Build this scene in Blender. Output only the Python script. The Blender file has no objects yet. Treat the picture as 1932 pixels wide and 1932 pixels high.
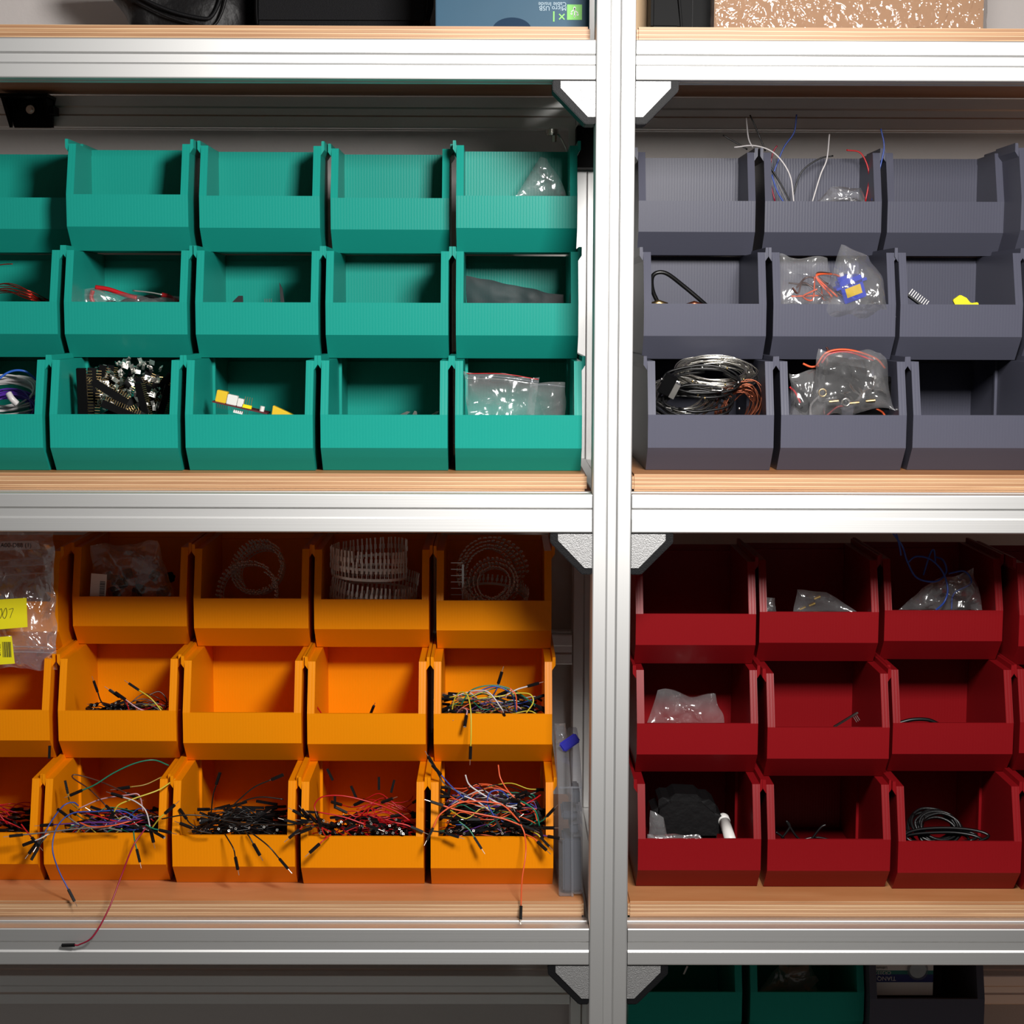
import bpy, math, random
from mathutils import Vector, Matrix, noise
S = bpy.context.scene
col = S.collection
V = Vector
# ---------------------------------------------------------------- camera
F, TH, RO, YA, D, EZ = 3546.6, .10395, .00314, .00712, 1.92557, 1.55
fw = V((math.sin(YA)*math.cos(TH), math.cos(YA)*math.cos(TH), -math.sin(TH)))
r0 = V((math.cos(YA), -math.sin(YA), 0)); u0 = r0.cross(fw)
CR = (r0+RO*u0).normalized(); CU = (u0-RO*r0).normalized()
cam = bpy.data.objects.new('camera', bpy.data.cameras.new('camera')); col.objects.link(cam)
cam.matrix_world = Matrix(((CR.x, CU.x, -fw.x, 0), (CR.y, CU.y, -fw.y, -D), (CR.z, CU.z, -fw.z, EZ), (0, 0, 0, 1)))
cam.data.sensor_width = 36; cam.data.lens = 36*F/1932; cam.data.clip_start = .05; cam.data.clip_end = 50
S.camera = cam
# ---------------------------------------------------------------- world, lamp, exposure
w = bpy.data.worlds.new('room_light'); S.world = w; w.use_nodes = True
w.node_tree.nodes['Background'].inputs[0].default_value = (1, .98, .95, 1)
w.node_tree.nodes['Background'].inputs[1].default_value = .095
la = bpy.data.lights.new('softbox', 'AREA'); la.shape = 'RECTANGLE'; la.size = .24; la.size_y = .24; la.energy = 24
la.color = (1, .97, .94)
lo = bpy.data.objects.new('softbox', la); col.objects.link(lo)
lo.location = (.27, -1.05, EZ+.35)
lo.rotation_euler = (V((0, .1, EZ-.2))-V(lo.location)).to_track_quat('-Z', 'Y').to_euler()
S.view_settings.view_transform = 'Standard'; S.view_settings.look = 'None'
S.view_settings.exposure = 0; S.view_settings.gamma = 1; S.view_settings.use_curve_mapping = False

# ---------------------------------------------------------------- helpers
def at(x, y, Y):
    """world point on the ray through a pixel, at depth Y"""
    v = fw+CR*((x-966)/F)-CU*((y-966)/F)
    t = (Y+D)/v.y
    return V((v.x*t, Y, EZ+v.z*t))
def tag(o, label=None, cat=None, group=None, kind=None):
    if label: o['label'] = label
    if cat: o['category'] = cat
    if group: o['group'] = group
    if kind: o['kind'] = kind
    return o
def empty(name, loc, rz=0):
    o = bpy.data.objects.new(name, None); col.objects.link(o); o.location = loc; o.rotation_euler.z = rz
    o.empty_display_size = .02
    return o
class MB:
    def __init__(s): s.v = []; s.f = []
    def add(s, vs, fs):
        b = len(s.v); s.v += [V(p) for p in vs]; s.f += [[b+i for i in f] for f in fs]; return s
    def box(s, x0, x1, y0, y1, z0, z1, M=None):
        vs = [V((x, y, z)) for z in (z0, z1) for y in (y0, y1) for x in (x0, x1)]
        if M: vs = [M @ p for p in vs]
        return s.add(vs, [(0, 2, 3, 1), (4, 5, 7, 6), (0, 1, 5, 4), (2, 6, 7, 3), (0, 4, 6, 2), (1, 3, 7, 5)])
    def prism(s, poly, fn, a, b):
        """poly of 2-D points, fn(p, t) -> 3-D point, from t=a to t=b"""
        n = len(poly)
        vs = [fn(p, a) for p in poly]+[fn(p, b) for p in poly]
        return s.add(vs, [tuple(range(n))[::-1], tuple(range(n, 2*n))]+[(i, (i+1) % n, n+(i+1) % n, n+i) for i in range(n)])
    def tube(s, pts, r, n=6, cap=True):
        pts = [V(p) for p in pts]; b = len(s.v); up = None
        for i, p in enumerate(pts):
            t = (pts[min(i+1, len(pts)-1)]-pts[max(i-1, 0)]).normalized()
            if up is None: up = t.orthogonal().normalized()
            up = (up-t*up.dot(t)); up = up.normalized() if up.length > 1e-6 else t.orthogonal().normalized()
            sd = t.cross(up); rr = r[i] if isinstance(r, (list, tuple)) else r
            for k in range(n):
                a = 2*math.pi*k/n; s.v.append(p+(up*math.cos(a)+sd*math.sin(a))*rr)
        for i in range(len(pts)-1):
            for k in range(n):
                s.f.append([b+i*n+k, b+i*n+(k+1) % n, b+(i+1)*n+(k+1) % n, b+(i+1)*n+k])
        if cap: s.f.append([b+k for k in range(n)][::-1]); s.f.append([b+(len(pts)-1)*n+k for k in range(n)])
        return s
    def cyl(s, a, b, r, n=16, r2=None): return s.tube([a, b], [r, r if r2 is None else r2], n)
    def build(s, name, m, parent=None, smooth=False, bevel=0, origin=None):
        if origin is not None: vs = [p-V(origin) for p in s.v]
        else: vs = s.v
        me = bpy.data.meshes.new(name); me.from_pydata(vs, [], s.f); me.validate()
        import bmesh
        bm = bmesh.new(); bm.from_mesh(me); bmesh.ops.recalc_face_normals(bm, faces=bm.faces)
        if bevel:
            bmesh.ops.bevel(bm, geom=[e for e in bm.edges if len(e.link_faces) == 2 and e.calc_face_angle(0) > .6], offset=bevel, segments=2, affect='EDGES')
        bm.to_mesh(me); bm.free()
        me.materials.append(m)
        if smooth:
            for p in me.polygons: p.use_smooth = True
        o = bpy.data.objects.new(name, me); col.objects.link(o)
        if origin is not None: o.location = origin
        if parent: o.parent = parent
        return o
def smoothpath(P, n=8):
    P = [V(p) for p in P]; Q = [2*P[0]-P[1]]+P+[2*P[-1]-P[-2]]; out = []
    for i in range(1, len(Q)-2):
        a, b, c, d = Q[i-1:i+3]
        for k in range(n):
            t = k/n
            out.append(.5*((2*b)+(c-a)*t+(2*a-5*b+4*c-d)*t*t+(3*b-a-3*c+d)*t**3))
    out.append(P[-1]); return out
def copy_tree(o, parent=None):
    c = o.copy(); col.objects.link(c); c.parent = parent
    for ch in o.children: copy_tree(ch, c)
    return c
def text_mesh(txt, size, mat, parent, M, ext=.0001, name='lettering', alignx='CENTER'):
    cu = bpy.data.curves.new('t', 'FONT'); cu.body = txt; cu.size = size; cu.extrude = ext; cu.align_x = alignx; cu.align_y = 'CENTER'
    t = bpy.data.objects.new('t', cu); col.objects.link(t)
    dg = bpy.context.evaluated_depsgraph_get()
    me = bpy.data.meshes.new_from_object(t.evaluated_get(dg)); bpy.data.objects.remove(t)
    me.materials.clear(); me.materials.append(mat)
    o = bpy.data.objects.new(name, me); col.objects.link(o); o.matrix_world = M
    if parent: o.parent = parent; o.matrix_parent_inverse = parent.matrix_basis.inverted()
    return o
def facing(p, rot=0, s=1):
    """matrix: local xy plane faces the room (-Y), rotated by rot in the plane"""
    return Matrix.Translation(p) @ Matrix.Rotation(math.pi/2, 4, 'X') @ Matrix.Rotation(rot, 4, 'Z')

# ---------------------------------------------------------------- materials
def srgb(*c): return tuple([((x/255+.055)/1.055)**2.4 if x > 10 else x/255/12.92 for x in c]+[1])
def nmat(name):
    m = bpy.data.materials.new(name); m.use_nodes = True; nt = m.node_tree
    return m, nt, nt.nodes['Principled BSDF']
def mat(name, c, rough=.5, metal=0, spec=.5, bump=0, scale=200, vary=0, trans=0, alpha=1):
    m, nt, p = nmat(name); p.inputs['Base Color'].default_value = c; p.inputs['Roughness'].default_value = rough
    p.inputs['Metallic'].default_value = metal; p.inputs['Specular IOR Level'].default_value = spec
    if trans: p.inputs['Transmission Weight'].default_value = trans
    tc = nt.nodes.new('ShaderNodeTexCoord'); n = nt.nodes.new('ShaderNodeTexNoise'); n.inputs['Scale'].default_value = scale
    nt.links.new(tc.outputs['Object'], n.inputs['Vector'])
    if bump:
        b = nt.nodes.new('ShaderNodeBump'); b.inputs['Strength'].default_value = bump; b.inputs['Distance'].default_value = .001
        nt.links.new(n.outputs['Fac'], b.inputs['Height']); nt.links.new(b.outputs[0], p.inputs['Normal'])
    if vary:
        mx = nt.nodes.new('ShaderNodeMix'); mx.data_type = 'RGBA'; mx.inputs[6].default_value = c
        mx.inputs[7].default_value = tuple([x*(1-vary) for x in c[:3]]+[1]); nt.links.new(n.outputs['Fac'], mx.inputs[0])
        nt.links.new(mx.outputs[2], p.inputs['Base Color'])
    return m
def bin_mat(name, c, rough=.36, sss=0):
    """printed plastic: fine upright ribs on the front, layer lines on the other faces"""
    m, nt, p = nmat(name); N = nt.nodes.new; L = nt.links.new
    p.inputs['Base Color'].default_value = c; p.inputs['Roughness'].default_value = rough; p.inputs['Specular IOR Level'].default_value = .15
    tc = N('ShaderNodeTexCoord'); oi = N('ShaderNodeObjectInfo')
    add = N('ShaderNodeVectorMath'); add.operation = 'ADD'; L(tc.outputs['Object'], add.inputs[0])
    wx = N('ShaderNodeTexWave'); wx.bands_direction = 'X'; wx.inputs['Scale'].default_value = 95; wx.inputs['Distortion'].default_value = .6; wx.inputs['Detail'].default_value = 1; wx.inputs['Detail Scale'].default_value = 3
    L(tc.outputs['Object'], wx.inputs['Vector'])
    mp = N('ShaderNodeMapping'); mp.inputs['Scale'].default_value = (8, 900, 900); L(tc.outputs['Object'], mp.inputs['Vector'])
    nz = N('ShaderNodeTexNoise'); nz.inputs['Scale'].default_value = 1; nz.inputs['Detail'].default_value = 2; L(mp.outputs[0], nz.inputs['Vector'])
    g = N('ShaderNodeTexCoord'); sp = N('ShaderNodeSeparateXYZ'); L(g.outputs['Normal'], sp.inputs[0])
    ab = N('ShaderNodeMath'); ab.operation = 'ABSOLUTE'; L(sp.outputs[1], ab.inputs[0])
    gt = N('ShaderNodeMath'); gt.operation = 'GREATER_THAN'; gt.inputs[1].default_value = .93; L(ab.outputs[0], gt.inputs[0])
    mx = N('ShaderNodeMix'); L(gt.outputs[0], mx.inputs[0]); L(nz.outputs['Fac'], mx.inputs[2]); L(wx.outputs['Fac'], mx.inputs[3])
    b = N('ShaderNodeBump'); b.inputs['Strength'].default_value = .12; b.inputs['Distance'].default_value = .0004
    L(mx.outputs[0], b.inputs['Height']); L(b.outputs[0], p.inputs['Normal'])
    return m
def plywood():
    m, nt, p = nmat('plywood'); N = nt.nodes.new; L = nt.links.new
    tc = N('ShaderNodeTexCoord'); mp = N('ShaderNodeMapping'); mp.inputs['Scale'].default_value = (4, 60, 220); L(tc.outputs['Object'], mp.inputs['Vector'])
    nz = N('ShaderNodeTexNoise'); nz.inputs['Scale'].default_value = 1; nz.inputs['Detail'].default_value = 6; nz.inputs['Distortion'].default_value = .6; L(mp.outputs[0], nz.inputs['Vector'])
    sp = N('ShaderNodeSeparateXYZ'); L(tc.outputs['Object'], sp.inputs[0])
    # plies
    n2 = N('ShaderNodeTexNoise'); mp2 = N('ShaderNodeMapping'); mp2.inputs['Scale'].default_value = (7, 1, 30); L(tc.outputs['Object'], mp2.inputs['Vector']); L(mp2.outputs[0], n2.inputs['Vector']); n2.inputs['Scale'].default_value = 1
    ad = N('ShaderNodeMath'); ad.operation = 'MULTIPLY_ADD'; ad.inputs[1].default_value = .0016; L(n2.outputs['Fac'], ad.inputs[0]); L(sp.outputs[2], ad.inputs[2])
    ml = N('ShaderNodeMath'); ml.operation = 'MULTIPLY'; ml.inputs[1].default_value = 1/.0041; L(ad.outputs[0], ml.inputs[0])
    fr = N('ShaderNodeMath'); fr.operation = 'FRACT'; L(ml.outputs[0], fr.inputs[0])
    rp = N('ShaderNodeValToRGB'); L(fr.outputs[0], rp.inputs[0]); e = rp.color_ramp.elements
    e[0].position = 0; e[0].color = srgb(180, 138, 100); e[1].position = 1; e[1].color = srgb(198, 160, 122)
    for pos, c in ((.42, (190, 148, 108)), (.5, (222, 190, 150)), (.62, (224, 194, 156)), (.70, (166, 118, 82)), (.9, (186, 144, 106))):
        x = e.new(pos); x.color = srgb(*c)
    r2 = N('ShaderNodeValToRGB'); L(nz.outputs['Fac'], r2.inputs[0]); r2.color_ramp.elements[0].position = .3; r2.color_ramp.elements[0].color = (.62, .5, .42, 1); r2.color_ramp.elements[1].position = .6; r2.color_ramp.elements[1].color = (1, 1, 1, 1)
    mu = N('ShaderNodeMix'); mu.data_type = 'RGBA'; mu.blend_type = 'MULTIPLY'; mu.inputs[0].default_value = .75; L(rp.outputs[0], mu.inputs[6]); L(r2.outputs[0], mu.inputs[7])
    # veneer top and underside; the reflected orange is put into its colour
    mp3 = N('ShaderNodeMapping'); mp3.inputs['Scale'].default_value = (6, 30, 1); L(tc.outputs['Object'], mp3.inputs['Vector'])
    n3 = N('ShaderNodeTexNoise'); n3.inputs['Scale'].default_value = 1; n3.inputs['Detail'].default_value = 5; L(mp3.outputs[0], n3.inputs['Vector'])
    r3 = N('ShaderNodeValToRGB'); L(n3.outputs['Fac'], r3.inputs[0]); r3.color_ramp.elements[0].position = .3; r3.color_ramp.elements[0].color = srgb(184, 120, 72); r3.color_ramp.elements[1].position = .7; r3.color_ramp.elements[1].color = srgb(202, 142, 94)
    sn = N('ShaderNodeSeparateXYZ'); L(tc.outputs['Normal'], sn.inputs[0]); ab = N('ShaderNodeMath'); ab.operation = 'ABSOLUTE'; L(sn.outputs[2], ab.inputs[0])
    gt = N('ShaderNodeMath'); gt.operation = 'GREATER_THAN'; gt.inputs[1].default_value = .8; L(ab.outputs[0], gt.inputs[0])
    mx = N('ShaderNodeMix'); mx.data_type = 'RGBA'; L(gt.outputs[0], mx.inputs[0]); L(mu.outputs[2], mx.inputs[6]); L(r3.outputs[0], mx.inputs[7])
    L(mx.outputs[2], p.inputs['Base Color']); p.inputs['Roughness'].default_value = .5
    b = N('ShaderNodeBump'); b.inputs['Strength'].default_value = .15; b.inputs['Distance'].default_value = .0005; L(nz.outputs['Fac'], b.inputs['Height']); L(b.outputs[0], p.inputs['Normal'])
    return m
def alu():
    m, nt, p = nmat('anodised_aluminium'); N = nt.nodes.new; L = nt.links.new
    p.inputs['Base Color'].default_value = (.80, .80, .79, 1); p.inputs['Metallic'].default_value = 1; p.inputs['Roughness'].default_value = .54
    tc = N('ShaderNodeTexCoord'); mp = N('ShaderNodeMapping'); mp.inputs['Scale'].default_value = (2, 600, 600); L(tc.outputs['Object'], mp.inputs['Vector'])
    nz = N('ShaderNodeTexNoise'); nz.inputs['Scale'].default_value = 1; L(mp.outputs[0], nz.inputs['Vector'])
    b = N('ShaderNodeBump'); b.inputs['Strength'].default_value = .12; b.inputs['Distance'].default_value = .0003; L(nz.outputs['Fac'], b.inputs['Height']); L(b.outputs[0], p.inputs['Normal'])
    return m
def film(name, tint=(1, 1, 1, 1), gloss=.14, milky=.07, bs=48, rough=.15):
    """thin clear plastic film with creases that glint"""
    m = bpy.data.materials.new(name); m.use_nodes = True; nt = m.node_tree; nt.nodes.clear(); N = nt.nodes.new; L = nt.links.new
    out = N('ShaderNodeOutputMaterial'); tr = N('ShaderNodeBsdfTransparent'); tr.inputs[0].default_value = tint
    gl = N('ShaderNodeBsdfGlossy'); gl.inputs['Roughness'].default_value = rough; gl.inputs[0].default_value = (1, 1, 1, 1)
    df = N('ShaderNodeBsdfDiffuse'); df.inputs[0].default_value = (.8, .8, .82, 1)
    tc = N('ShaderNodeTexCoord'); nz = N('ShaderNodeTexNoise'); nz.inputs['Scale'].default_value = bs; nz.inputs['Detail'].default_value = 1.5; nz.inputs['Distortion'].default_value = .9; L(tc.outputs['Object'], nz.inputs['Vector'])
    b = N('ShaderNodeBump'); b.inputs['Strength'].default_value = 1; b.inputs['Distance'].default_value = .004; L(nz.outputs['Fac'], b.inputs['Height']); L(b.outputs[0], gl.inputs['Normal'])
    m1 = N('ShaderNodeMixShader'); m1.inputs[0].default_value = milky; L(tr.outputs[0], m1.inputs[1]); L(df.outputs[0], m1.inputs[2])
    m2 = N('ShaderNodeMixShader'); lw = N('ShaderNodeLayerWeight'); lw.inputs[0].default_value = .35; L(b.outputs[0], lw.inputs['Normal'])
    ma = N('ShaderNodeMath'); ma.operation = 'MULTIPLY_ADD'; ma.inputs[1].default_value = .35; ma.inputs[2].default_value = gloss; L(lw.outputs['Fresnel'], ma.inputs[0])
    L(ma.outputs[0], m2.inputs[0]); L(m1.outputs[0], m2.inputs[1]); L(gl.outputs[0], m2.inputs[2]); L(m2.outputs[0], out.inputs[0])
    return m
M = dict(
    alu=alu(), ply=plywood(),
    teal=bin_mat('teal_plastic', srgb(26, 148, 134)), orange=bin_mat('orange_plastic', srgb(236, 140, 4)),
    red=bin_mat('red_plastic', srgb(132, 17, 23)), grey=bin_mat('slate_plastic', srgb(84, 85, 99)),
    wall=mat('wall_paint', srgb(212, 206, 203), .8, bump=.35, scale=160),
    floor=mat('floor_paint', srgb(120, 116, 112), .6, bump=.1, scale=60),
    zinc=mat('zinc_casting', srgb(190, 190, 190), .55, .9, bump=.5, scale=900, vary=.25),
    blackp=mat('black_plastic', srgb(17, 17, 19), .55, spec=.2, bump=.3, scale=900),
    black=mat('black_rubber', srgb(12, 12, 13), .5, spec=.07), blackcab=mat('black_cable', srgb(14, 14, 15), .35),
    fabric=mat('black_fabric', srgb(22, 22, 24), .8, spec=.2, bump=.9, scale=900), leather=mat('black_nylon', srgb(20, 19, 20), .45, spec=.25, bump=.8, scale=120),
    steel=mat('bright_steel', srgb(225, 222, 215), .22, 1), term=mat('terminal_metal', srgb(240, 236, 228), .35, .35), tin=mat('tinned_metal', srgb(245, 242, 236), .36, 1),
    brass=mat('brass', srgb(196, 168, 118), .35, 1), copper=mat('copper_wire', srgb(158, 92, 68), .35, .9), gold=mat('gilt', srgb(220, 180, 80), .3, 1),
    bluebox=mat('blue_card', srgb(44, 84, 108), .45, spec=.2, bump=.15, scale=20, vary=.12), bluedark=mat('dark_blue_print', srgb(10, 44, 70), .5, spec=.1),
    paleblue=mat('pale_blue_print', srgb(150, 176, 190), .4), green=mat('green_print', srgb(110, 205, 72), .45), white=mat('white_print', srgb(235, 235, 235), .5),
    card=mat('cardboard', srgb(160, 122, 88), .7, bump=.2, scale=80, vary=.12), cardl=mat('pale_cardboard', srgb(190, 160, 124), .7),
    film=film('clear_film', gloss=.08, milky=.08), wrap=film('shrink_wrap', gloss=.045, milky=.02, bs=95, rough=.08), dfilm=film('dark_film', (.3, .3, .33, 1), .0, .02, 14, .55),
    clear=film('clear_box_plastic', (.9, .92, .96, 1), .03, .10, 12, .1),
    yellow=mat('yellow_label', srgb(238, 226, 20), .5), ink=mat('ink', srgb(30, 30, 34), .5), paper=mat('white_label', srgb(228, 222, 216), .6),
    bluelatch=mat('blue_latch', srgb(50, 50, 170), .35), servo=mat('blue_plastic', srgb(35, 60, 190), .3), pcb=mat('black_board', srgb(24, 26, 28), .4),
    pcbred=mat('dark_red_board', srgb(92, 34, 40), .4), ylw=mat('yellow_plastic', srgb(228, 190, 40), .4), wht=mat('white_plastic', srgb(228, 226, 222), .4),
    ylw2=mat('bright_yellow_plastic', srgb(235, 225, 10), .4), green_pack=mat('teal_print', srgb(40, 120, 110), .4), navy=mat('navy_print', srgb(40, 40, 110), .4),
    glassb=mat('grey_parts', srgb(70, 74, 84), .5), greybox=mat('greenish_grey_pack', srgb(120, 132, 120), .5, vary=.3),
)
WC = dict(red=(190, 22, 30), orange=(228, 92, 48), yellow=(205, 190, 60), green=(20, 120, 92), blue=(44, 74, 160), purple=(92, 50, 130), white=(205, 200, 200), grey=(110, 108, 108), black=(20, 20, 20), brown=(78, 42, 34), pink=(196, 150, 160), crimson=(150, 20, 52), violet=(80, 40, 150), skyblue=(50, 100, 200), amber=(150, 120, 40))
for k, c in WC.items(): M['w_'+k] = mat(k+'_wire_sheath', srgb(*c), .35)
M['w_enamel'] = mat('red_enamelled_wire', srgb(180, 40, 25), .25, .7)

# ---------------------------------------------------------------- levels
zt, zm, zl = EZ+.23634, EZ-.22253, EZ-.68243
zb = zl-.4599                    # next shelf down, mostly below the frame
XL, XR = .0968, .1368            # the middle upright
YB, YR, YW = .035, .4957, .56    # board front, rear posts, wall
BT = .018
# ---------------------------------------------------------------- setting
def struct(name, mb, m): o = mb.build(name, m); tag(o, kind='structure'); return o
struct('wall_back', MB().box(-1.6, 1.6, YW, YW+.1, 0, 2.7), M['wall'])
struct('floor', MB().box(-1.6, 1.6, -3, YW, -.05, 0), M['floor'])

# ---------------------------------------------------------------- shelving frame
def profile_poly():
    """outline of a 40 mm slotted square bar"""
    h, r, s, t, d = .02, .0014, .0062, .0040, .0018
    side = [(-h+r, -h), (-s, -h), (-s+.0004, -h+.0007), (-t, -h+d), (t, -h+d), (s-.0004, -h+.0007), (s, -h), (h-r, -h), (h-r*.3, -h+r*.3)]
    P = []
    for k in range(4):
        c, sn = round(math.cos(k*math.pi/2)), round(math.sin(k*math.pi/2))
        P += [(x*c-y*sn, x*sn+y*c) for x, y in side]
    return P
PP = profile_poly()
frame = tag(empty('shelving_frame', (XL+.02, .02, 0)), 'silver slotted aluminium shelving frame standing against the wall', 'shelf frame')
def bar(name, axis, a, b, c1, c2):
    """bar centred on (c1, c2) across its axis, from a to b; local X runs along it"""
    fn = lambda p, t: V((t, p[0], p[1]))
    mb = MB().prism(PP, fn, 0, b-a); o = mb.build(name, M['alu'], frame)
    fo = V(frame.location)
    if axis == 'X': o.location = V((a, c1, c2))-fo
    if axis == 'Z': o.location = V((c1, c2, a))-fo; o.rotation_euler = (0, -math.pi/2, 0)
    if axis == 'Y': o.location = V((c1, a, c2))-fo; o.rotation_euler = (0, 0, math.pi/2)
    return o
bar('upright', 'Z', 0, EZ+.85, XL+.02, .02); bar('upright', 'Z', 0, EZ+.85, XL+.02, YR+.02)
bar('upright', 'Z', 0, EZ+.85, -.90, .02); bar('upright', 'Z', 0, EZ+.85, 1.1, .02)
bar('upright', 'Z', 0, EZ+.85, -.90, YR+.02); bar('upright', 'Z', 0, EZ+.85, 1.1, YR+.02)
for z in (zt, zm, zl, zb):
    bar('front_rail', 'X', -.88, XL-.0006, .02, z+.02)
    bar('front_rail', 'X', XR+.0006, 1.08, .02, z+.02)
    for xc in (-.9, XL+.02, 1.1): bar('side_rail', 'Y', .0402, YR-.0002, xc, z+.02)
for z in (zt, zl-.2296, EZ-.4531, zb-.2296):
    bar('rear_rail', 'X', -.88, XL-.0006, YR+.02, z+.02)
    bar('rear_rail', 'X', XR+.0006, 1.08, YR+.02, z+.02)
def bracket(x, z, sx, y=.0015, black=False, d=.036):
    """corner bracket under a rail, against an upright; sx -1 extends to the left"""
    fo = V(frame.location)
    rim = [(0, 0), (.0433, 0), (.0433, -.010), (.0105, -.0432), (0, -.0432)]
    rr = MB().prism([(sx*a, b) for a, b in rim], lambda p, t: V((x+p[0], t, z+p[1])), y, y+d).build('corner_bracket', M['blackp'], frame, bevel=.0008)
    rr.location = -fo
    pl = [(0, -.0008), (.0352, -.0008), (.0352, -.0075), (.0075, -.0362), (0, -.0362)]
    if not black:
        pp = MB().prism([(sx*a, b) for a, b in pl], lambda p, t: V((x+p[0], t, z+p[1])), y-.0012, y+.002).build('cover_plate', M['zinc'], rr)
        pp['label'] = 'cast zinc plate'
for z in (zt, zm, zl): bracket(XL-.0003, z-.0003, -1); bracket(XR+.0003, z-.0003, 1)
fo = V(frame.location)
# black angle under the rear rail of the top shelf, at the left
p0 = at(60, 210, YR-.002)
a = MB(); ang = [(-.031, .017), (.031, .017), (.024, -.0205), (-.022, -.0205)]
a.prism(ang, lambda p, t: V((p0.x+p[0], t, p0.z+p[1])), YR-.004, YR-.0005)
a.box(p0.x-.031, p0.x+.031, YR-.05, YR-.004, p0.z+.013, p0.z+.017)
for sx in (-1, 1):
    a.prism([(YR-.05, .017), (YR-.004, .017), (YR-.004, -.0205)], lambda p, t: V((p0.x+t, p[0], p0.z+p[1])), sx*.028, sx*.024)
a.box(p0.x+.028, p0.x+.034, YR-.03, YR-.001, p0.z-.006, p0.z+.004)
rb = a.build('rear_bracket', M['black'], frame); rb.location = -fo
b = MB(); c0 = at(58, 207, YR-.005)
b.cyl(c0, c0-V((0, .003, 0)), .0055, 20); b.cyl(c0-V((0, .003, 0)), c0-V((0, .007, 0)), .0032, 6)
b.build('bolt', M['steel'], rb, bevel=.0003)
# black angle on the rear upright
a = MB(); q = at(1104, 276, YR-.01)
a.box(XL-.001, XR+.001, YR-.045, YR-.0005, zt-.052, zt-.0005); rb = a.build('rear_bracket', M['black'], frame, bevel=.001); rb.location = -fo

a = MB(); e0, e1 = at(1072, 236, YR+.002), at(1088, 278, YR+.002)
a.box(e0.x, e1.x, YR-.006, YR-.003, e1.z, e0.z); ep = a.build('end_plate', M['alu'], frame); ep.location = -fo
# hook and bolt under the rear rail near the upright
q = at(1041, 244, YR+.01)
hk = tag(empty('wall_hook', q), 'small steel hook with a round washer under the rear rail beside the upright', 'hook')
h = MB().cyl((0, 0, 0), (0, 0, -.006), .0085, 20).cyl((0, 0, -.006), (0, 0, -.008), .0075, 20); h.build('washer', M['steel'], hk, bevel=.0003)
MB().cyl((.003, 0, -.008), (.003, 0, -.016), .0035, 6).build('nut', M['steel'], hk)
MB().tube(smoothpath([(.008, -.002, -.006), (.012, -.002, -.012), (.018, -.004, -.024), (.021, -.004, -.034)]), .0012, 6).build('hook_wire', M['steel'], hk)

# ---------------------------------------------------------------- boards
def board(x0, x1, z, label):
    o = MB().box(0, x1-x0, 0, YR-YB-.002, 0, BT-.0003).build('shelf_board', M['ply'], bevel=.0022)
    o.location = (x0, YB, z+.0402); tag(o, label, 'shelf board', 'plywood boards on the frame')
    return o
BX0, BX1 = XL-.0045, XR+.003
board(-.875, BX0, zt, 'plywood board on the top left rails, holding the black cases and the blue box')
board(BX1, 1.075, zt, 'plywood board on the top right rails, holding the shrink-wrapped cardboard box')
board(-.875, BX0, zm, 'plywood board holding the teal bins')
board(BX1, 1.075, zm, 'plywood board holding the three rows of grey bins')
board(-.875, BX0, zl, 'plywood board holding the orange bins, with jumper wires dangling over its edge')
board(BX1, 1.075, zl, 'plywood board holding the red bins')
board(BX1, 1.075, zb, 'plywood board of the lower right compartment, under the red bins')

# ---------------------------------------------------------------- bins
W, H, P, T = .1335, .1168, .1175, .0082
def bin_mesh(L, m):
    mb = MB(); w2 = W/2
    side = [(0, 0), (-.026, .0255), (-.027, .0606), (-.009, H), (L, H), (L, 0)]
    for s in (-1, 1):
        a, b = sorted((s*w2, s*(w2-T)))
        mb.prism(side, lambda p, t: V((t, p[0], p[1])), a, b)
    fr = [(0, 0), (-.026, .0255), (-.027, .0606), (-.0235, .0606), (-.0225, .027), (.0015, .003), (.0015, 0)]
    mb.prism(fr, lambda p, t: V((t, p[0], p[1])), -w2+T, w2-T)
    i = w2-T
    mb.box(-i, i, .0015, L, 0, .003)
    mb.box(-i, i, L-.005, L, .003, H-.007); mb.box(-i, i, L-.0025, L, H-.007, H)
    if L > .2:
        for s in (-1, 1):
            a, b = sorted((s*i, s*(i-.003)))
            mb.box(a, b, .112, .118, .003, H)
    o = mb.build('storage_bin', m)
    for s in (-1, 1):
        rail = [(w2, H-.010), (w2+.004, H-.004), (w2+.004, H+.0053), (w2+.0007, H+.0053), (w2+.0004, H), (w2-.001, H-.0006)]
        MB().prism([(s*a, b) for a, b in rail], lambda p, t: V((p[0], t, p[1])), -.009, L).build('stacking_rail', m, o)
    return o
protos = {}
BINS = {}
def place_bin(key, colour, px, Y, zf, n, L, label, group, rz=0):
    k = (colour, L); z = zf+.0583+n*P
    if k in protos: o = copy_tree(protos[k])
    else: o = bin_mesh(L, M[colour]); protos[k] = o
    yy = 966-F*((V((0, Y+D, z-EZ))).dot(CU)/V((0, Y+D, z-EZ)).dot(fw))
    x = at(px, yy, Y).x+W/2
    o.location = (x, Y, z); o.rotation_euler.z = rz
    tag(o, label, 'storage bin', group)
    BINS[key] = (V((x, Y, z)), L)
    return o
LS, LD, LX = .073, .153, .235
G = 'teal bins on the upper left shelf'
place_bin('T10', 'teal', -144, .067, zm, 0, LX, 'teal storage bin of white and purple cable coils, bottom row at the left edge', G)
place_bin('T11', 'teal', 107, .068, zm, 0, LX, 'teal storage bin heaped with shiny metal clips and black pin headers', G)
place_bin('T12', 'teal', 358.7, .072, zm, 0, LX, 'teal storage bin holding circuit boards with yellow and white sockets', G)
place_bin('T13', 'teal', 609.7, .0766, zm, 0, LX, 'teal storage bin with a few small grey scraps at its lip, bottom row', G)
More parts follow.
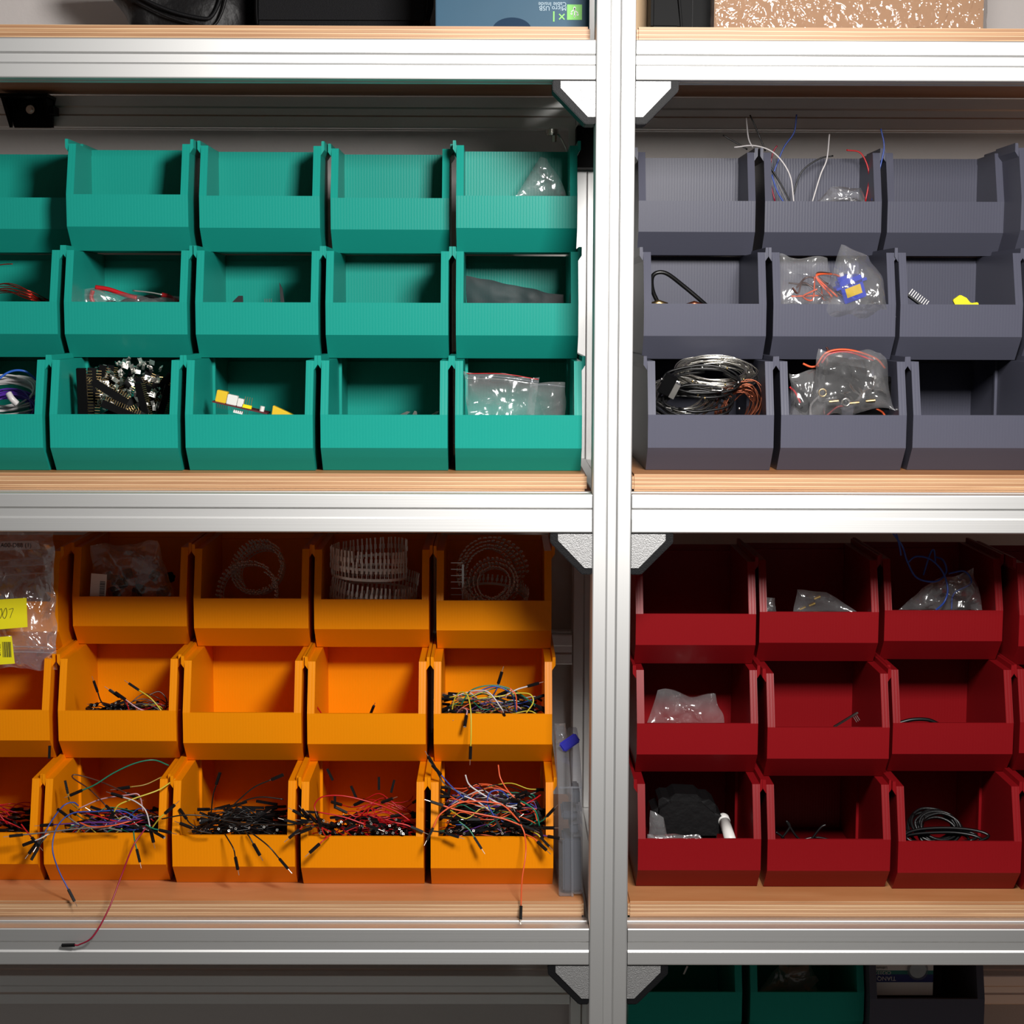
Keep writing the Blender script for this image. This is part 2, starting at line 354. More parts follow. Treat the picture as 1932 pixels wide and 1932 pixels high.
place_bin('T14', 'teal', 859.7, .0766, zm, 0, LX, 'teal storage bin filled with two clear zip bags, bottom row beside the upright', G)
place_bin('T20', 'teal', -108, .16, zm, 1, LD, 'teal storage bin with red enamelled wire and a spool, middle row at the left edge', G)
place_bin('T21', 'teal', 133.5, .16, zm, 1, LD, 'teal storage bin holding a clear bag of red and black leads', G)
place_bin('T22', 'teal', 377.3, .16, zm, 1, LD, 'teal storage bin with small black board corners just above the lip', G)
place_bin('T23', 'teal', 619, .16, zm, 1, LD, 'empty teal storage bin in the middle row, beside the one with a dark film bag', G)
place_bin('T24', 'teal', 861.2, .16, zm, 1, LD, 'teal storage bin with a flat dark film bag leaning inside', G)
place_bin('T30', 'teal', -62, .255, zm, 2, LS, 'teal storage bin set back at the left edge of the top row', G)
place_bin('T31', 'teal', 137.3, .1925, zm, 2, LS, 'empty teal storage bin directly above the bag of red and black leads', G)
place_bin('T32', 'teal', 384.2, .21, zm, 2, LS, 'empty teal storage bin in the top row, above the one with black board corners', G)
place_bin('T33', 'teal', 628.2, .24, zm, 2, LS, 'empty teal storage bin in the top row, left neighbour of the small clear bag', G)
place_bin('T34', 'teal', 861.7, .194, zm, 2, LS, 'teal storage bin with a small clear bag standing in its corner, top row', G)
G = 'slate grey bins on the upper right shelf'
place_bin('G11', 'grey', 1218, .091, zm, 0, LX, 'slate grey storage bin stuffed with coiled wire string lights', G)
place_bin('G12', 'grey', 1465, .095, zm, 0, LX, 'slate grey storage bin holding a bulging clear bag of black servos, bottom row', G)
place_bin('G13', 'grey', 1710.4, .100, zm, 0, LX, 'empty slate grey storage bin in the bottom row at the right edge', G)
place_bin('G21', 'grey', 1210.6, .16, zm, 1, LD, 'slate grey storage bin with a looped black cable inside', G)
place_bin('G22', 'grey', 1450.9, .158, zm, 1, LD, 'slate grey storage bin holding a clear bag with a blue servo', G)
place_bin('G23', 'grey', 1686.8, .155, zm, 1, LD, 'slate grey storage bin with a pinned board and a yellow scrap inside', G)
place_bin('G24', 'grey', 1925, .155, zm, 1, LD, 'slate grey storage bin cut by the right edge, middle row', G)
place_bin('G31', 'grey', 1201, .272, zm, 2, LS, 'empty slate grey storage bin in the top row beside the upright', G)
place_bin('G32', 'grey', 1435.7, .272, zm, 2, LS, 'slate grey storage bin with loose thin wires curling out of it', G)
place_bin('G33', 'grey', 1663.8, .272, zm, 2, LS, 'empty slate grey storage bin in the top row, right of the one with curling wires', G)
place_bin('G34', 'grey', 1912, .20, zm, 2, LS, 'slate grey storage bin cut by the right edge, top row, only its side showing', G)
G = 'orange bins on the lower left shelf'
place_bin('O10', 'orange', -144, .111, zl, 0, LX, 'orange storage bin of red jumper wires, bottom row at the left edge', G)
place_bin('O11', 'orange', 94.7, .110, zl, 0, LX, 'orange storage bin with coloured jumper wires, the crimson one hanging over its lip', G)
place_bin('O12', 'orange', 333.9, .1026, zl, 0, LX, 'orange storage bin full of black jumper wires', G)
place_bin('O13', 'orange', 573, .0985, zl, 0, LX, 'orange storage bin of red jumper wires, right of the bin of black ones', G)
place_bin('O14', 'orange', 814.3, .0975, zl, 0, LX, 'orange storage bin heaped with many-coloured jumper wires, beside the clear parts case', G)
place_bin('O20', 'orange', -114, .20, zl, 1, LD, 'orange storage bin in the middle row, half hidden under the hanging clear bag', G)
place_bin('O21', 'orange', 121.7, .198, zl, 1, LD, 'orange storage bin with a small bundle of black-ended jumper wires, middle row', G)
place_bin('O22', 'orange', 353.6, .188, zl, 1, LD, 'empty orange storage bin in the middle row', G)
place_bin('O23', 'orange', 584.7, .184, zl, 1, LD, 'orange storage bin with just two loose jumper ends in it', G)
place_bin('O24', 'orange', 819.9, .184, zl, 1, LD, 'orange storage bin with coloured jumpers, a yellow one hanging over its lip', G)
place_bin('O30', 'orange', -95, .245, zl, 2, LD, 'orange storage bin in the top row, behind the hanging clear bag', G)
place_bin('O31', 'orange', 148, .284, zl, 2, LD, 'orange storage bin with a clear bag of black parts and a barcode label', G)
place_bin('O32', 'orange', 373.5, .271, zl, 2, LD, 'orange storage bin with a slanting coil of crimp terminals, second from the upper left', G)
place_bin('O33', 'orange', 597.4, .266, zl, 2, LD, 'orange storage bin with upright bright rings of crimp terminals reaching its top', G)
place_bin('O34', 'orange', 825, .2585, zl, 2, LD, 'orange storage bin with a round coil of crimp terminals, top row beside the upright', G)
G = 'red bins on the lower right shelf'
place_bin('R11', 'red', 1199.6, .0905, zl, 0, LX, 'red storage bin with a white tube inside, bottom row beside the upright', G)
place_bin('R12', 'red', 1440.2, .089, zl, 0, LX, 'red storage bin in the bottom row with thin dark cable bits at its lip', G)
place_bin('R13', 'red', 1682.8, .082, zl, 0, LX, 'red storage bin holding a coiled black cable', G)
place_bin('R14', 'red', 1926, .08, zl, 0, LX, 'red storage bin cut by the right edge, bottom row', G)
place_bin('R21', 'red', 1197.6, .136, zl, 1, LD, 'red storage bin with a crumpled clear bag, middle row beside the upright', G)
place_bin('R22', 'red', 1440, .117, zl, 1, LD, 'red storage bin with a tilted thin board and its pins, middle row', G)
place_bin('R23', 'red', 1673, .140, zl, 1, LD, 'red storage bin with a dark edge barely above its lip, middle row', G)
place_bin('R24', 'red', 1909, .145, zl, 1, LD, 'red storage bin cut by the right edge, middle row', G)
place_bin('R31', 'red', 1195.6, .164, zl, 2, LD, 'empty red storage bin in the top row beside the upright', G)
place_bin('R32', 'red', 1425.6, .180, zl, 2, LD, 'red storage bin with a small clear bag of gold parts', G)
place_bin('R33', 'red', 1658, .193, zl, 2, LD, 'red storage bin with a curling blue cable and a clear bag', G)
place_bin('R34', 'red', 1908, .16, zl, 2, LD, 'red storage bin cut by the right edge, top row', G)
G = 'bins on the lowest right shelf'
for n in (0, 1):
    for i, (cc, px) in enumerate((('teal', 1176), ('teal', 1410), ('grey', 1644))):
        place_bin('L%d%d' % (n, i), cc, px, .17+n*.04, zb, n, LD, 'bin on the lowest right shelf, below the frame under the three visible ones', 'supporting bins below the frame')
place_bin('L20', 'teal', 1182, .235, zb, 2, LD, 'dark green storage bin on the lowest shelf, half behind the corner bracket', G)
place_bin('L21', 'teal', 1409, .235, zb, 2, LD, 'dark green storage bin of film packets, on the lowest shelf in the middle of three', G)
place_bin('L22', 'grey', 1631, .213, zb, 2, LD, 'slate grey storage bin on the lowest shelf with a button cell card inside', G)
#CONTENTS
# ---------------------------------------------------------------- generic makers
def bagmesh(C, Y, thick, seed, nu=26, nv=20, crumple=.004, tilt=0, name='clear_bag', m=None, wavy=.0):
    """closed soft film bag from four pixel corners TL TR BR BL at depth Y (tilt = extra depth at the top)"""
    c = [at(x, y, Y+(tilt if i < 2 else 0)) for i, (x, y) in enumerate(C)]
    mb = MB(); org = (c[0]+c[1]+c[2]+c[3])/4; vs = []; rnd = V((seed*3.1, seed*1.7, seed))
    for side in (-1, 1):
        for j in range(nv+1):
            for i in range(nu+1):
                u, v = i/nu, j/nv
                p = (c[0]*(1-u)+c[1]*u)*(1-v)+(c[3]*(1-u)+c[2]*u)*v
                bl = (max(0, math.sin(math.pi*u))**.6)*(max(0, math.sin(math.pi*min(1, v*.98+.02)))**.7)
                n1 = noise.noise(p*38+rnd)+.55*abs(noise.noise(p*90+rnd*2+V((side, 0, 0))))
                n2 = noise.noise(p*55-rnd)
                off = side*thick*bl*(.7+.5*n1)+crumple*n2*(.3+bl)
                e = crumple*1.3*noise.noise(p*45+rnd*5)
                vs.append(p+V((e*.6, off, e)))
    k = (nu+1)*(nv+1); fs = []
    for s in (0, 1):
        for j in range(nv):
            for i in range(nu):
                a = s*k+j*(nu+1)+i; fs.append((a, a+1, a+nu+2, a+nu+1))
    mb.add(vs, fs)
    return mb.build(name, m or M['film'], smooth=True, origin=org)
def bag(C, Y, thick, seed, label, group=None, zips=0, **k):
    o = bagmesh(C, Y, thick, seed, **k); tag(o, label, 'plastic bag', group)
    for z in range(zips):
        v = .10+.05*z; a = at(*C[0], Y+k.get('tilt', 0)); b = at(*C[1], Y+k.get('tilt', 0)); d_ = at(*C[3], Y); e_ = at(*C[2], Y)
        p, q = a.lerp(d_, v), b.lerp(e_, v); mid = (p+q)/2+V((0, -thick*.35, .002))
        MB().tube([x-V(o.location)+V((0, -.001, 0)) for x in smoothpath([p, mid, q])], .0007, 5).build('zip_seal', M['film'] if z else M['clear'], o, True)
    return o
HOUS = None
def housing():
    """black square jumper housing pointing along +X from the wire end"""
    a = .0013
    return MB().box(0, .0145, -a, a, -a, a).box(.004, .0065, -a-.00015, a+.00015, -.0005, .0005)
_h = housing().build('connector_housing', M['blackp']); HM = _h.data; bpy.data.objects.remove(_h)
_p = MB().cyl((0, 0, 0), (.0065, 0, 0), .00035, 5).build('pin', M['tin']); PM = _p.data; bpy.data.objects.remove(_p)
_r = MB(); _q = .0011
for a_, b_ in (((-_q, -_q), (_q, -_q+.0003)), ((-_q, _q-.0003), (_q, _q)), ((-_q, -_q), (-_q+.0003, _q)), ((_q-.0003, -_q), (_q, _q))): _r.box(.0144, .0148, a_[0], b_[0], a_[1], b_[1])
_r = _r.build('socket_rim', M['term']); RM = _r.data; bpy.data.objects.remove(_r)
def orient(o, p, d, roll=0):
    q = V(d).normalized().to_track_quat('X', 'Z'); o.location = p; o.rotation_mode = 'QUATERNION'
    from mathutils import Quaternion
    o.rotation_quaternion = q @ Quaternion((1, 0, 0), roll)
def jumper(pts, colour, label, group=None, ends=(1, 1), pins=(1, 0), r=.00066, n=5, cat='jumper wire', seg=6):
    P = smoothpath(pts, seg); org = P[0]
    o = MB().tube([p-org for p in P], r, n).build('jumper_wire', M['w_'+colour], smooth=True); o.location = org
    tag(o, label, cat, group)
    for k, (a, b) in enumerate(((P[0], P[1]), (P[-1], P[-2]))):
        if not ends[k]: continue
        h = bpy.data.objects.new('connector_housing', HM); col.objects.link(h); h.parent = o
        d = (a-b).normalized(); orient(h, a-org, d, (hash_(a)*3))
        if pins[k]:
            q = bpy.data.objects.new('pin', PM); col.objects.link(q); q.parent = h; q.location = (.0145, 0, 0)
        elif -d.y > .45:
            q = bpy.data.objects.new('socket_rim', RM); col.objects.link(q); q.parent = h
    return o
def hash_(p): return noise.noise(V(p)*913)
def cable(pts, r, m, name, label, cat, group=None, n=8, seg=8):
    P = smoothpath(pts, seg); org = P[0]
    o = MB().tube([p-org for p in P], r, n).build(name, M[m], smooth=True); o.location = org
    return tag(o, label, cat, group)
def solid(name, mb, m, label, cat, group=None, bevel=0, smooth=False):
    c = sum(mb.v, V())/len(mb.v)
    return tag(mb.build(name, M[m], bevel=bevel, smooth=smooth, origin=c), label, cat, group)
def rotm(p, rx=0, ry=0, rz=0): return Matrix.Translation(p) @ Matrix.Rotation(rz, 4, 'Z') @ Matrix.Rotation(ry, 4, 'Y') @ Matrix.Rotation(rx, 4, 'X')

# ---------------------------------------------------------------- things on the top shelf
ZTOP = zt+.0582
def flatpoly(px, Y0, Y1, name, m, z0=ZTOP):
    """upright body whose front outline is given in pixels at depth Y0"""
    P = [at(x, y, Y0) for x, y in px]; P = [V((p.x, p.z)) for p in P]
    return MB().prism([(p[0], p[1]) for p in P], lambda p, t: V((p[0], t, p[1])), Y0, Y1)
# soft nylon bag
nb = MB(); rows = []; n = 22
zb0 = ZTOP+.0003
for j in range(15):
    v = j/14; z = zb0+v*.11
    x0 = at(262, 45, .32).x-v*.055-.01*math.sin(v*9)*.3; x1 = at(474, 45, .32).x
    ring = []
    for i in range(40):
        a = 2*math.pi*i/40; ca, sa = math.cos(a), math.sin(a)
        sq = lambda t: math.copysign(abs(t)**.45, t)
        x = (x0+x1)/2+(x1-x0)/2*sq(ca); y = .405+.085*sq(sa)
        f = 1 if 0 < v < 1 else .97
        w_ = noise.noise(V((x*30, y*30, z*38)))*.012*min(1, v*4)
        ring.append(V(((x-(x0+x1)/2)*f+(x0+x1)/2+w_*.5, y+w_, z)))
    rows.append(ring)
vs = [p for r_ in rows for p in r_]; fs = []
for j in range(14):
    for i in range(40): fs.append((j*40+i, j*40+(i+1) % 40, (j+1)*40+(i+1) % 40, (j+1)*40+i))
fs += [tuple(range(40))[::-1], tuple(range(560, 600))]
nb.add(vs, fs); nyl = solid('nylon_bag', nb, 'leather', 'slumped black nylon bag with a curved zip, leftmost on the top board', 'bag', smooth=True)
o_ = V(nyl.location)
zp = [at(x, y, .310)-o_ for x, y in ((250, -12), (300, 12), (340, 26), (385, 35), (400, 30), (412, 8), (420, -20))]
MB().tube(smoothpath(zp), .0022, 6).build('zip_seam', M['blackp'], nyl, True)
MB().tube(smoothpath([p+V((0.004, .0, -.009)) for p in zp]), .0016, 6).build('piping', M['leather'], nyl, True)
# black fabric case
cs = flatpoly([(478, 47), (478, -60), (818, -60), (818, 10), (808, 48)], .285, .48, '', '')
case = solid('fabric_case', cs, 'fabric', 'black woven fabric case standing between the nylon bag and the blue box', 'case', bevel=.006)
cc = V(case.location)
MB().tube(smoothpath([at(796, 47, .283)-cc, at(803, 20, .283)-cc, at(806, -50, .283)-cc]), .0018, 6).build('edge_binding', M['black'], case, True)
MB().tube(smoothpath([at(486, 47, .283)-cc, at(484, 20, .283)-cc, at(484, -50, .283)-cc]), .0018, 6).build('edge_binding', M['black'], case, True)
# blue printed box
pA, pB = at(822, 50, .10), at(1112, 52, .10)
bb = MB().box(pA.x, pB.x, .10, .24, ZTOP+.0003, ZTOP+.10)
blue = solid('printed_box', bb, 'bluebox', 'blue printed cardboard box lying upside down beside the upright', 'box', bevel=.0008)
inv = V(blue.location)
ci = at(966, 47, .0993); rr = .0205
cd = MB().prism([(ci.x+rr*math.cos(a), ci.z-.008+rr*math.sin(a)*.62+.003) for a in [math.pi*k/20-.1 for k in range(23)]], lambda p, t: V((p[0], t, max(p[1], ZTOP+.0006))), .0993, .1003)
d1 = cd.build('printed_disc', M['bluedark'], blue); d1.location = -inv
gs = at(1084, 23, .0993); hs = .0079
g1 = MB().box(gs.x-hs, gs.x+hs, .0993, .1003, gs.z-hs, gs.z+hs).build('icon_square', M['green'], blue); g1.location = -inv
u = MB(); ux, uz, yy = gs.x, gs.z, .0989           # usb trident, upside down
def strip(p, q, w=.0005): 
    p, q = V((p[0], 0, p[1])), V((q[0], 0, q[1])); t = (q-p).normalized(); nn = V((-t.z, 0, t.x))*w
    u.prism([((p+nn).x, (p+nn).z), ((q+nn).x, (q+nn).z), ((q-nn).x, (q-nn).z), ((p-nn).x, (p-nn).z)], lambda a_, t_: V((ux+a_[0], t_, uz+a_[1])), yy, .0994)
def dot(x, z, r, k=14): u.prism([(x+r*math.cos(2*math.pi*i/k), z+r*math.sin(2*math.pi*i/k)) for i in range(k)], lambda a_, t_: V((ux+a_[0], t_, uz+a_[1])), yy, .0994)
strip((0, .0045), (0, -.0045)); dot(0, .0042, .0014); u.prism([(-.0013, -.0036), (.0013, -.0036), (0, -.0056)], lambda a_, t_: V((ux+a_[0], t_, uz+a_[1])), yy, .0994)
strip((0, .0028), (-.0032, .0008)); strip((-.0032, .0008), (-.0032, -.0012)); dot(-.0032, -.0016, .001)
strip((0, .0016), (.0032, -.0004)); strip((.0032, -.0004), (.0032, -.0022)); u.prism([(.0022, -.0034), (.0042, -.0034), (.0042, -.0016), (.0022, -.0016)], lambda a_, t_: V((ux+a_[0], t_, uz+a_[1])), yy, .0994)
ui = u.build('usb_symbol', M['white'], g1)
for txt, sz, x, y, mm in (('×1', .0155, 1053, 30, 'green'), ('Micro USB', .0066, 1043, 15.5, 'paleblue'), ('Cable Inside', .0060, 1042, 7.5, 'paleblue')):
    t = text_mesh(txt, sz, M[mm], None, Matrix.Identity(4)); t.parent = blue
    t.matrix_basis = Matrix.Translation(at(x, y, .0992)-inv) @ Matrix.Rotation(math.pi/2, 4, 'X') @ Matrix.Rotation(math.pi, 4, 'Z')
# right-hand side
q0, q1 = at(1200, 55, .16), at(1228, 55, .16)
solid('cardboard_flap', MB().box(XR+.004, q1.x, .16, .19, ZTOP+.0003, ZTOP+.12), 'cardl', 'pale cardboard piece standing right beside the upright', 'cardboard', bevel=.001)
k1 = flatpoly([(1228, 53), (1230, -60), (1272, -60), (1284, 54)], .10, .22, '', '')
solid('plastic_case', k1, 'black', 'smooth black wedge-shaped case between the cardboard piece and the wrapped box', 'case', bevel=.003)
k2 = flatpoly([(1285, 54), (1276, -60), (1345, -60), (1345, 54)], .14, .26, '', '')
k2o = solid('black_box', k2, 'black', 'black box pressed against the left side of the shrink-wrapped box', 'box', bevel=.002)
MB().box(-.004, -.003, -.061, -.06, -.06, .06).build('panel_seam', M['blackp'], k2o)
w0, w1 = at(1346, 55, .10), at(1858, 55, .10)
wb = solid('cardboard_box', MB().box(w0.x+.001, w1.x-.001, .102, .30, ZTOP+.0006, ZTOP+.13), 'card', 'brown cardboard box sealed in glossy shrink wrap on the top right board', 'box', bevel=.0012)
bc = V(wb.location); wr = MB(); nu, nv = 110, 40
vs = []; 
for j in range(nv+1):
    for i in range(nu+1):
        u_, v_ = i/nu, j/nv; x = w0.x-.003+(w1.x-w0.x+.006)*u_; z = ZTOP+.0004+.13*v_
        e_ = min(u_, 1-u_)
        a_ = noise.noise(V((x*55+z*30, z*22-x*20, 3)))+.5*noise.noise(V((x*120+z*60, z*50, 9)))
        vs.append(V((x+(.002*noise.noise(V((0, z*90, 1))) if e_ < .01 else 0), .0995+.0007*a_+(.004 if e_ == 0 else 0), z))-bc)
fs = [(j*(nu+1)+i, j*(nu+1)+i+1, (j+1)*(nu+1)+i+1, (j+1)*(nu+1)+i) for j in range(nv) for i in range(nu)]
wr.add(vs, fs)
for i_ in (0, nu):
    b0 = [vs[j*(nu+1)+i_] for j in range(nv+1)]
    wr.add(b0+[p+V((0, .2, 0)) for p in b0], [(j, j+1, nv+2+j, nv+1+j) for j in range(nv)])
wr.build('shrink_wrap', M['wrap'], wb, True)

# ---------------------------------------------------------------- clear bags and small things in the teal bins
bag([(1018, 298), (1032, 300), (1072, 372), (972, 372)], .215, .010, 1, 'small clear bag peaking in the corner of a top row teal bin', crumple=.003)
rd = random.Random(5)
# bag of test leads
Y = .20
bag([(143, 545), (338, 562), (345, 598), (160, 598)], Y, .018, 2, 'clear bag of red and black leads in a middle row teal bin')
for k, (pts, c) in enumerate((([(180, 542), (205, 546), (235, 556), (258, 562)], 'red'), ([(305, 556), (320, 560), (337, 570)], 'red'), ([(175, 548), (172, 562), (180, 580)], 'red'), ([(215, 585), (240, 566), (270, 574), (300, 582)], 'black'), ([(258, 566), (285, 560), (310, 572), (325, 590)], 'black'), ([(190, 590), (205, 570), (240, 580)], 'black'))):
    cable([at(x, y, Y+.001*k) for x, y in pts], .0026 if c == 'red' else .0022, 'w_'+c, 'test_lead', 'red lead in the clear bag' if c == 'red' else 'black lead in the clear bag', 'cable', c+' leads in the teal bin bag')
cable([at(250, 548, Y-.012), at(285, 552, Y-.012), at(306, 556, Y-.012)], .0009, 'tin', 'probe_tip', 'thin bright metal probe across the clear bag of leads', 'probe')
# board corners
for (poly, lb) in (([(428, 580), (450, 558), (458, 558), (459, 580)], 'black triangular board corner at the left of a middle row teal bin'), ([(530, 580), (527, 533), (533, 545), (538, 580)], 'thin dark board edge standing upright in a middle row teal bin')):
    solid('circuit_board', flatpoly(poly, .215, .217, '', ''), 'pcb', lb, 'circuit board')
hd = MB()
for k in range(4): a_ = at(500+4*k, 578, .21); hd.box(a_.x-.0003, a_.x+.0003, a_.y, a_.y+.0006, a_.z, a_.z+.0085)
solid('pin_strip', hd, 'steel', 'four short upright pins between two board corners', 'pins')
# dark film bag
bag([(878, 522), (1063, 556), (1066, 590), (882, 590)], .20, .006, 4, 'flat dark film bag leaning in a middle row teal bin', m=M['dfilm'], crumple=.002)
# enamelled wire and spool
sp_ = empty('wire_spool', at(50, 590, .20)); tag(sp_, 'grey spool lying flat under red enamelled wire at the left edge', 'spool')
MB().cyl((0, 0, 0), (0, 0, .003), .034, 40).build('flange', M['wht'], sp_); MB().cyl((0, 0, -.02), (0, 0, 0), .02, 30).build('core', M['wht'], sp_)
for k in range(11):
    y0 = 530+rd.random()*28
    cable([at(-40, y0+rd.random()*20, .20), at(10, y0, .18+.02*rd.random()), at(50, y0+6+rd.random()*10, .17+.02*rd.random()), at(88+rd.random()*6, 566+rd.random()*14, .19)], .0005, 'w_enamel', 'enamelled_wire', 'fine red enamelled wire arching over the grey spool', 'wire', 'red enamelled wires at the left edge', n=5)
cable([at(-20, 504, .22), at(5, 499, .22), at(24, 498, .22)], .0006, 'w_enamel', 'enamelled_wire', 'short red wire end high in the bin of enamelled wire', 'wire', n=5)
# white and purple coils, bottom row left
def coil(cx, cy, Y, rx, rz, n, r, m, name, label, cat, group=None, tilt=.5, jit=.25, seed=0, turns=3, ang=0):
    rnd = random.Random(seed); c = at(cx, cy, Y); last = None
    for k in range(n):
        s_ = 1-jit*rnd.random(); o1 = V((rnd.uniform(-1, 1), rnd.uniform(-1, 1), rnd.uniform(-1, 1)))*.006
        t1 = tilt+rnd.uniform(-.3, .3); pts = []; a0 = rnd.random()*6
        for i in range(int(12*turns)):
            a = a0+2*math.pi*i/12; wob = 1+.06*rnd.uniform(-1, 1)
            x, z = rx*s_*wob*math.cos(a), rz*s_*wob*math.sin(a)
            x, z = x*math.cos(ang)-z*math.sin(ang), x*math.sin(ang)+z*math.cos(ang)
            pts.append(c+o1+V((x, z*math.sin(t1)*1.2+.0012*i/6, z*math.cos(t1*.6))))
        last = cable(pts, r, m, name, label, cat, group, n=5, seg=3)
    return last
coil(12, 745, .125, .042, .022, 9, .0011, 'w_white', 'hookup_wire', 'loop of white hook-up wire in the bundled coil at the left edge', 'wire', 'white wire coil at the left edge', seed=3, tilt=.9, turns=2)
coil(18, 782, .105, .034, .026, 9, .0011, 'w_violet', 'hookup_wire', 'loop of purple hook-up wire in the bundled coil at the left edge', 'wire', 'purple wire coil at the left edge', seed=4, tilt=.7, turns=2)
cable([at(-20, 730, .10), at(15, 703, .10), at(45, 700, .10), at(68, 716, .11)], .0012, 'w_skyblue', 'hookup_wire', 'single light blue wire arching over the white coil', 'wire')
cable([at(16, 742, .085), at(22, 752, .083), at(32, 762, .085)], .0035, 'w_white', 'cable_tie', 'white tie wrapped round the purple wire coil', 'cable tie')
# heap of clips and headers
def clip_mesh():
    mb = MB(); mb.add([(-.004, 0, -.005), (.004, .001, -.006), (.005, .002, .005), (-.003, .001, .006), (-.004, .0005, -.005), (.004, .0015, -.006), (.005, .0025, .005), (-.003, .0015, .006)], [(0, 1, 2, 3), (7, 6, 5, 4), (0, 4, 5, 1), (1, 5, 6, 2), (2, 6, 7, 3), (3, 7, 4, 0)])
    mb.box(-.0005, .0005, -.004, .001, .004, .011); mb.box(.002, .003, .001, .006, -.005, -.0045)
    return mb
cp = None
for k in range(100):
    u_ = rd.random(); v_ = rd.random(); x = 180+130*u_; y = 692+80*v_-16*math.sin(u_*3.1)*(1-v_); 
    p = at(x, y, .10+.05*(1-v_))
    if not cp: cp = clip_mesh().build('spring_clip', M['tin']); o = cp
    else: o = cp.copy(); col.objects.link(o)
    o.location = p; o.rotation_euler = (rd.uniform(-.9, .9), rd.uniform(-3, 3), rd.uniform(-1, 1)); s_ = rd.uniform(.3, .72); o.scale = (s_,)*3
    tag(o, 'small shiny metal clip in the heap of one teal bin', 'metal clip', 'metal clips in the teal bin')
def header_mesh(n, L):
    mb = MB().box(-.0035, .0035, -.002, .002, 0, L)
    return mb
hp = empty('pin_header', (0, 0, 0)); MB().box(-.004, .004, -.002, .002, 0, .042).build('header_body', M['black'], hp, bevel=.0003)
pb = MB()
for k in range(16): pb.box(.004, .0085, -.0003, .0003, .001+k*.00255, .0016+k*.00255)
pb.build('pins', M['brass'], hp)
spots = [(158, 790, .09, 0, 0, 1.3), (170, 782, .11, .05, .1, 1.2), (190, 790, .085, 1.05, 0, 1), (240, 760, .08, -1.0, .1, 1), (215, 775, .10, 1.3, .4, .9), (262, 790, .08, -1.15, 0, 1), (275, 785, .085, -.2, .1, .9), (300, 790, .1, .3, .3, .9), (225, 795, .075, 1.2, .2, .8), (310, 760, .115, .9, 0, .7), (200, 760, .12, -.8, .3, .9), (250, 790, .12, .5, 0, 1), (292, 770, .125, -.5, 0, .9), (180, 760, .13, .2, 0, 1)]
spots += [(rd.uniform(180, 300), rd.uniform(755, 785), rd.uniform(.14, .19), rd.uniform(-1.0, 1.0), rd.uniform(-.5, .5), rd.uniform(.9, 1.1)) for _ in range(22)]  # extra headers added as a black backdrop to darken the bin's back
for k, (x, y, Y, ry, rz, s_) in enumerate(spots):
    o = hp if k == 0 else copy_tree(hp)
    o.location = at(x, y, Y); o.rotation_euler = (rd.uniform(-.3, .3), ry, rz); o.scale = (s_,)*3
    tag(o, 'black pin header strip under the shiny metal clips', 'pin header', 'black pin headers in the teal bin')
# boards with sockets
Y = .085
th = math.atan2(24, 110)
pm = rotm(at(404, 757, Y), 0, 0, 0) @ Matrix.Rotation(th, 4, 'Y')
cb = empty('circuit_board', (0, 0, 0)); cb.matrix_world = pm; tag(cb, 'tilted circuit board with one yellow and one white socket, in a bottom row teal bin', 'circuit board')
MB().box(-.002, .058, 0, .03, -.0016, 0).build('board', M['pcbred'], cb)
MB().box(.0005, .012, .002, .014, 0, .0125).build('yellow_socket', M['ylw'], cb, bevel=.0005)
MB().box(.0125, .0235, .002, .012, 0, .0105).box(.024, .0305, .002, .012, 0, .0085).build('white_socket', M['wht'], cb, bevel=.0005)
pn = MB(); [pn.box(.031+k*.0025, .0315+k*.0025, .004, .0045, 0, .012) for k in range(4)]; pn.build('pins', M['brass'], cb)
MB().box(.029, .040, .0025, .006, 0, .0035).build('pin_base', M['ylw2'], cb)
MB().cyl((.051, .006, 0), (.051, .006, .0055), .0025, 16).build('button', M['wht'], cb)
pu = MB(); [pu.box(.004+k*.0022, .0045+k*.0022, .001, .0015, -.006, -.0016) for k in range(16)]; pu.build('pins', M['steel'], cb)
MB().box(.022, .032, .001, .006, -.0075, -.0045).build('white_plug', M['wht'], cb)
yc = flatpoly([(511, 792), (515, 765), (556, 784), (556, 795)], .09, .10, '', '')
solid('yellow_socket', yc, 'ylw', 'yellow socket corner at the lip, right of the tilted circuit board', 'socket', bevel=.0005)
for (poly, lb) in (([(742, 788), (768, 776), (774, 777), (760, 788)], 'grey metal scrap at the lip of a bottom row teal bin'), ([(775, 788), (782, 775), (786, 776), (788, 788)], 'small upright steel bit beside the grey metal scrap'), ([(805, 788), (824, 776), (828, 776), (820, 788)], 'steel scrap at the right of the same teal bin lip')):
    solid('metal_scrap', flatpoly(poly, .095, .097, '', ''), 'steel', lb, 'scrap')
bag([(876, 698), (1018, 712), (1005, 800), (885, 800)], .085, .011, 7, 'crumpled zip bag with a red line along its seal, bottom row teal bin', zips=2, crumple=.004)
z_ = at(880, 705, .08); z2 = at(1016, 716, .08)
cable([z_, z_.lerp(z2, .5)+V((0, -.004, .003)), z2], .0005, 'w_red', 'seal_line', 'thin red seal line across the crumpled zip bag', 'seal', n=5)
bag([(1000, 720), (1066, 722), (1066, 800), (990, 800)], .11, .012, 8, 'smoother clear zip bag behind the crumpled one, against the bin side', zips=1, crumple=.003)

